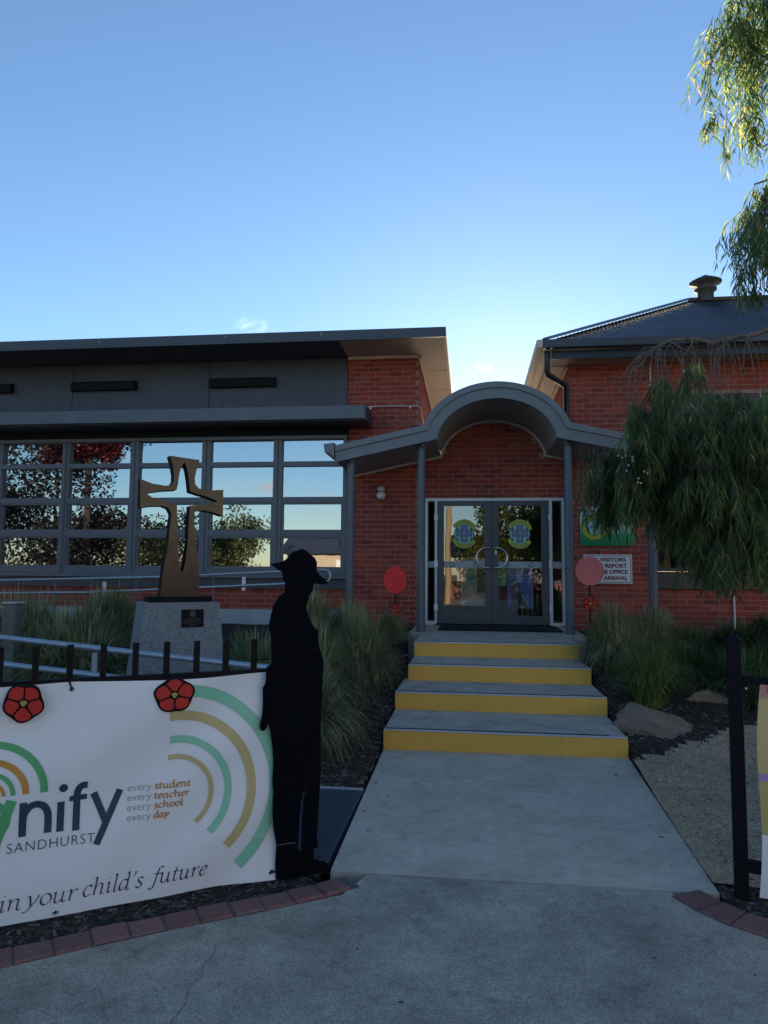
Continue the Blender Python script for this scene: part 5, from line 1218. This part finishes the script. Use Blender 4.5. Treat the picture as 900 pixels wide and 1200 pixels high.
def strand(x, y, z, length, dens, lean, l0=.065, l1=.125, w_=.0085, leany=0, spread=.85):
    n = max(3, int(length*dens)); p = Vector((x, y, z)); a = rg.uniform(0, 6.28); pts_ = [p.copy()]
    sway = Vector((lean+rg.gauss(0, .08), leany+rg.gauss(0, .08), 0))
    for k in range(n):
        t = k/n; p = p+Vector((sway.x*(1-t)**1.5*2.2, sway.y*(1-t)**1.5*2.2, -1)).normalized()*(length/n)
        if k % 6 == 5: pts_.append(p.copy())
        for q in range(2):
            b = a+k*2.4+q*3.1; out = Vector((math.cos(b), math.sin(b), 0)); d = (out*rg.uniform(.1, spread)+Vector((0, 0, -1))).normalized()
            s = d.cross(Vector((rg.gauss(0, 1), rg.gauss(0, 1), rg.gauss(0, .3)))).normalized()
            leaf(p, d, rg.uniform(l0, l1), w_*rg.uniform(.7, 1.3), s)
    if len(pts_) > 1: TW.tube(pts_, .0022, 3, cap=False)
def curtain(n, x0, x1, topf, botf, y0, y1, dens=30, lean=0, **k):
    """drooping sprays: each spray is a bunch of strands fanning out from one twig end"""
    m = 0
    while m < n:
        cx = rg.uniform(x0, x1); cy = rg.uniform(y0, y1); t, b = topf(cx), botf(cx)
        zt = t-abs(rg.gauss(0, .2))-rg.random()**1.2*max(0, t-b)*.8; L = min(zt-b+rg.uniform(-.18, .03), rg.uniform(.45, 1.0))
        if L < .15: m += .2; continue
        kk = rg.randint(6, 13); dx, dy_ = rg.gauss(lean, .16), rg.gauss(0, .16)
        for _ in range(kk):
            a = rg.uniform(0, 6.28); q = rg.uniform(.05, .34)
            strand(cx+.03*math.cos(a), cy+.03*math.sin(a), zt+rg.uniform(-.06, .04), L*rg.uniform(.6, 1.08), dens, dx+q*math.cos(a), leany=dy_+q*math.sin(a), **k); m += 1
tA = lambda x: lerp([(1.2, 2.7), (1.35, 3.0), (1.5, 3.35), (1.65, 3.4), (1.8, 3.65), (1.95, 3.55), (2.2, 3.75), (2.4, 3.55), (2.6, 3.72), (2.75, 3.6), (2.9, 3.8), (3.3, 3.62), (4.4, 3.9)], x)
bA = lambda x: lerp([(1.2, 2.5), (1.28, 2.2), (1.4, 2.0), (1.6, 2.12), (1.74, 2.2), (1.77, 2.6), (1.9, 2.65), (1.97, 2.5), (2.02, 2.0), (2.12, 1.75), (2.3, 1.52), (2.45, 1.45), (2.7, 1.48), (3.3, 1.62), (4.4, 1.7)], x)
curtain(250, 1.27, 1.78, tA, bA, 7.0, 7.9, dens=26, l0=.10, l1=.19, w_=.0125)
curtain(70, 1.80, 2.0, tA, bA, 7.0, 8.0, dens=26, l0=.10, l1=.19, w_=.0125)
curtain(1050, 2.0, 3.2, tA, bA, 6.8, 8.1, dens=27, l0=.09, l1=.18, w_=.012)
curtain(200, 3.2, 4.4, tA, bA, 6.8, 8.1, dens=22, l0=.08, l1=.15, w_=.0105)
for _ in range(26): strand(rg.uniform(1.12, 1.35), rg.uniform(7.2, 7.7), rg.uniform(2.7, 3.0), rg.uniform(.3, .55), 14, -.1)
tC = lambda x: lerp([(2.3, 7.4), (2.6, 7.9), (2.8, 8.4), (3.2, 8.8), (4.5, 9.0)], x); bC = lambda x: lerp([(2.3, 7.0), (2.6, 6.35), (2.8, 5.95), (3.0, 5.75), (3.3, 5.4), (4.5, 5.0)], x)
up_ = dict(l0=.11, l1=.19, w_=.017, spread=1.3)
curtain(70, 2.62, 2.9, tC, bC, 7.1, 7.7, dens=14, lean=-.06, **up_)
curtain(330, 2.85, 3.6, tC, bC, 7.0, 7.8, dens=14, **up_)
curtain(150, 3.6, 4.8, tC, bC, 6.9, 8.0, dens=12, **up_)
tD = lambda x: lerp([(2.6, 5.15), (2.8, 5.6), (3.0, 5.9), (3.5, 6.0), (4.4, 6)], x); bD = lambda x: lerp([(2.6, 4.85), (2.75, 4.6), (2.9, 4.5), (3.1, 4.4), (4.4, 4.2)], x)
curtain(300, 2.80, 3.5, tD, bD, 6.9, 8.0, dens=18, l0=.10, l1=.17, w_=.014, spread=1.1)
curtain(80, 3.5, 4.6, tD, bD, 6.9, 8.1, dens=16, l0=.08, l1=.15, w_=.011)
for (x, z) in ((2.66, 6.45), (2.66, 6.40), (2.70, 6.35), (2.6, 6.6)): strand(x, 7.4, z, rg.uniform(.45, .7), 16, -.10, .11, .18, .015)
me = bpy.data.meshes.new('crown'); me.from_pydata(LV, [], LF); me.materials.append(M['leaf']); me.update(); link('crown', me, WT, 'stuff')
part(TW, 'twiglets', M['bark'], WT)['kind'] = 'stuff'
bl_ = MB()
for _ in range(16):
    x, z = rg.choice([(1.52, 2.62), (1.58, 2.52), (1.45, 2.72), (1.60, 2.62), (2.08, 3.56)]); c = (x+rg.gauss(0, .05), 6.9+rg.uniform(-.05, .05), z+rg.gauss(0, .05))
    bl_.lathe(c, [(.001, .011), (.010, .005), (.011, -.005), (.001, -.011)], 6)
part(bl_, 'blossom', M['basepaint'], WT)['kind'] = 'stuff'

# ------------------------------------------------------------------ the street behind the camera, seen in the glass, and two added bounce buildings
def leafy_tree(name, label, x, y, h, r, m, seed, n=3000, trunk_h=1.6, lsz=.35):
    t = thing(name, label, 'tree', (x, y, -.2), 'street trees reflected in the windows'); rg = random.Random(seed)
    part(MB().tube([(x, y, -.3), (x+.1, y, trunk_h), (x, y+.1, h*.75)], [.16, .12, .04], 8), 'trunk', M['darkbark'], t)
    cl = [(Vector((rg.gauss(0, .5)*r, rg.gauss(0, .5)*r, rg.uniform(trunk_h, h))), rg.uniform(.25, .5)*r) for _ in range(34)]; V, Fc = [], []
    for _ in range(n):
        c, cr = rg.choice(cl); d = Vector((rg.gauss(0, 1), rg.gauss(0, 1), rg.gauss(0, 1))).normalized()*cr*rg.random()**.4; p = c+d+Vector((x, y, 0))
        a = Vector((rg.gauss(0, 1), rg.gauss(0, 1), rg.gauss(0, 1))).normalized()*lsz*.5; b = a.cross(Vector((rg.gauss(0, 1), rg.gauss(0, 1), rg.gauss(0, 1)))).normalized()*lsz*.3; o = len(V)
        V += [tuple(p-a), tuple(p+b), tuple(p+a), tuple(p-b)]; Fc.append((o, o+1, o+2, o+3))
    me = bpy.data.meshes.new('crown'); me.from_pydata(V, [], Fc); me.materials.append(m); me.update(); link('crown', me, t, 'stuff')
leafy_tree('street_tree', 'dark leafy tree across the street, reflected in the two left windows', -17.6, -4.2, 8.3, 3.4, M['leafdark'], 5, 30000, .3, .17)
leafy_tree('autumn_tree', 'red autumn tree across the street, reflected in the upper left panes', -15.6, -3.0, 7.4, 1.3, M['leafred'], 6, 9000, 6.0, .16)
leafy_tree('street_tree', 'golden green tree across the street, reflected under the porch', 2.6, -12, 8, 3.2, M['leafgold'], 8, 16000, 1.6, .2)
leafy_tree('street_tree', 'wide low golden tree across the street, reflected beside the cross', -15.8, -20, 4.6, 3.0, M['leafgold'], 9, 9000, .6, .22)
leafy_tree('street_tree', 'bushy tree far across the street, reflected in the lowest panes', -20.5, -21, 4.0, 3.4, M['leafgold'], 10, 9000, .5, .22)
wp = thing('power_pole', 'wooden power pole across the street, reflected in the left door', 'power pole', (-1.2, -13.5, -.2))
part(MB().tube([(-1.2, -13.5, -.3), (-1.15, -13.5, 9)], .17, 12, r1=.12), 'shaft', mat('pole_timber', (.42, .31, .19), .85, var=.2, vscale=9), wp)
part(MB().box((-2.2, -13.62, 8.2), (-.1, -13.5, 8.34)), 'crossarm', M['timber'], wp)
hs_ = thing('street_house', 'pale house with grey roof across the street, reflected in the windows', 'house', (-9, -26, -.2))
part(MB().box((-13.2, -32, -.3), (-5, -26, 2.7)), 'wall', M['beige'], hs_)
part(MB().poly_prism([(-32.6, 2.7), (-25.4, 2.7), (-29, 4.3)], -13.7, -4.5, lambda u, z, d: (d, u, z)), 'roof', M['slate'], hs_)
for x in (-12.3, -9.6, -7.0):
    part(MB().box((x, -25.99, 1.0), (x+1.1, -25.95, 2.3)), 'window', M['white'], hs_)
for nm, lab, x0, x1, y, h, rh, wmat in (('street_house', 'long cream two-storey building added at the far left to bounce sunlight', -58, -35, -19, 6.5, 2.0, 'cream'), ('street_house', 'cream weatherboard house across the street, reflected in the doors', -1, 5.5, -28, 2.8, 1.7, 'cream'), ('street_house', 'cream two-storey hall added at the right to bounce sunlight', 6.5, 34, -19, 7.0, 2.0, 'cream')):  # the two-storey buildings are added to bounce warm sunlight onto the facades
    h2 = thing(nm, lab, 'house', ((x0+x1)/2, y, -.2))
    part(MB().box((x0, y-7, -.3), (x1, y, h)), 'wall', M[wmat], h2)
    part(MB().poly_prism([(y-7.5, h), (y+.5, h), (y-3.5, h+rh)], x0-.5, x1+.5, lambda u, z, d: (d, u, z)), 'roof', M['slate'], h2)
    for q in range(3):
        x = x0+(x1-x0)*(q+.3)/3; part(MB().box((x, y+.01, .9), (x+1.4, y+.05, 2.2)), 'window', M['slate'], h2)
fe = thing('street_fence', 'low brick fence across the street, reflected in the doors', 'fence', (0, -20, -.2))
part(MB().box((-30, -20.2, -.3), (20, -20, 1.0)), 'wall', M['edging'], fe)
bpy.context.view_layer.update()
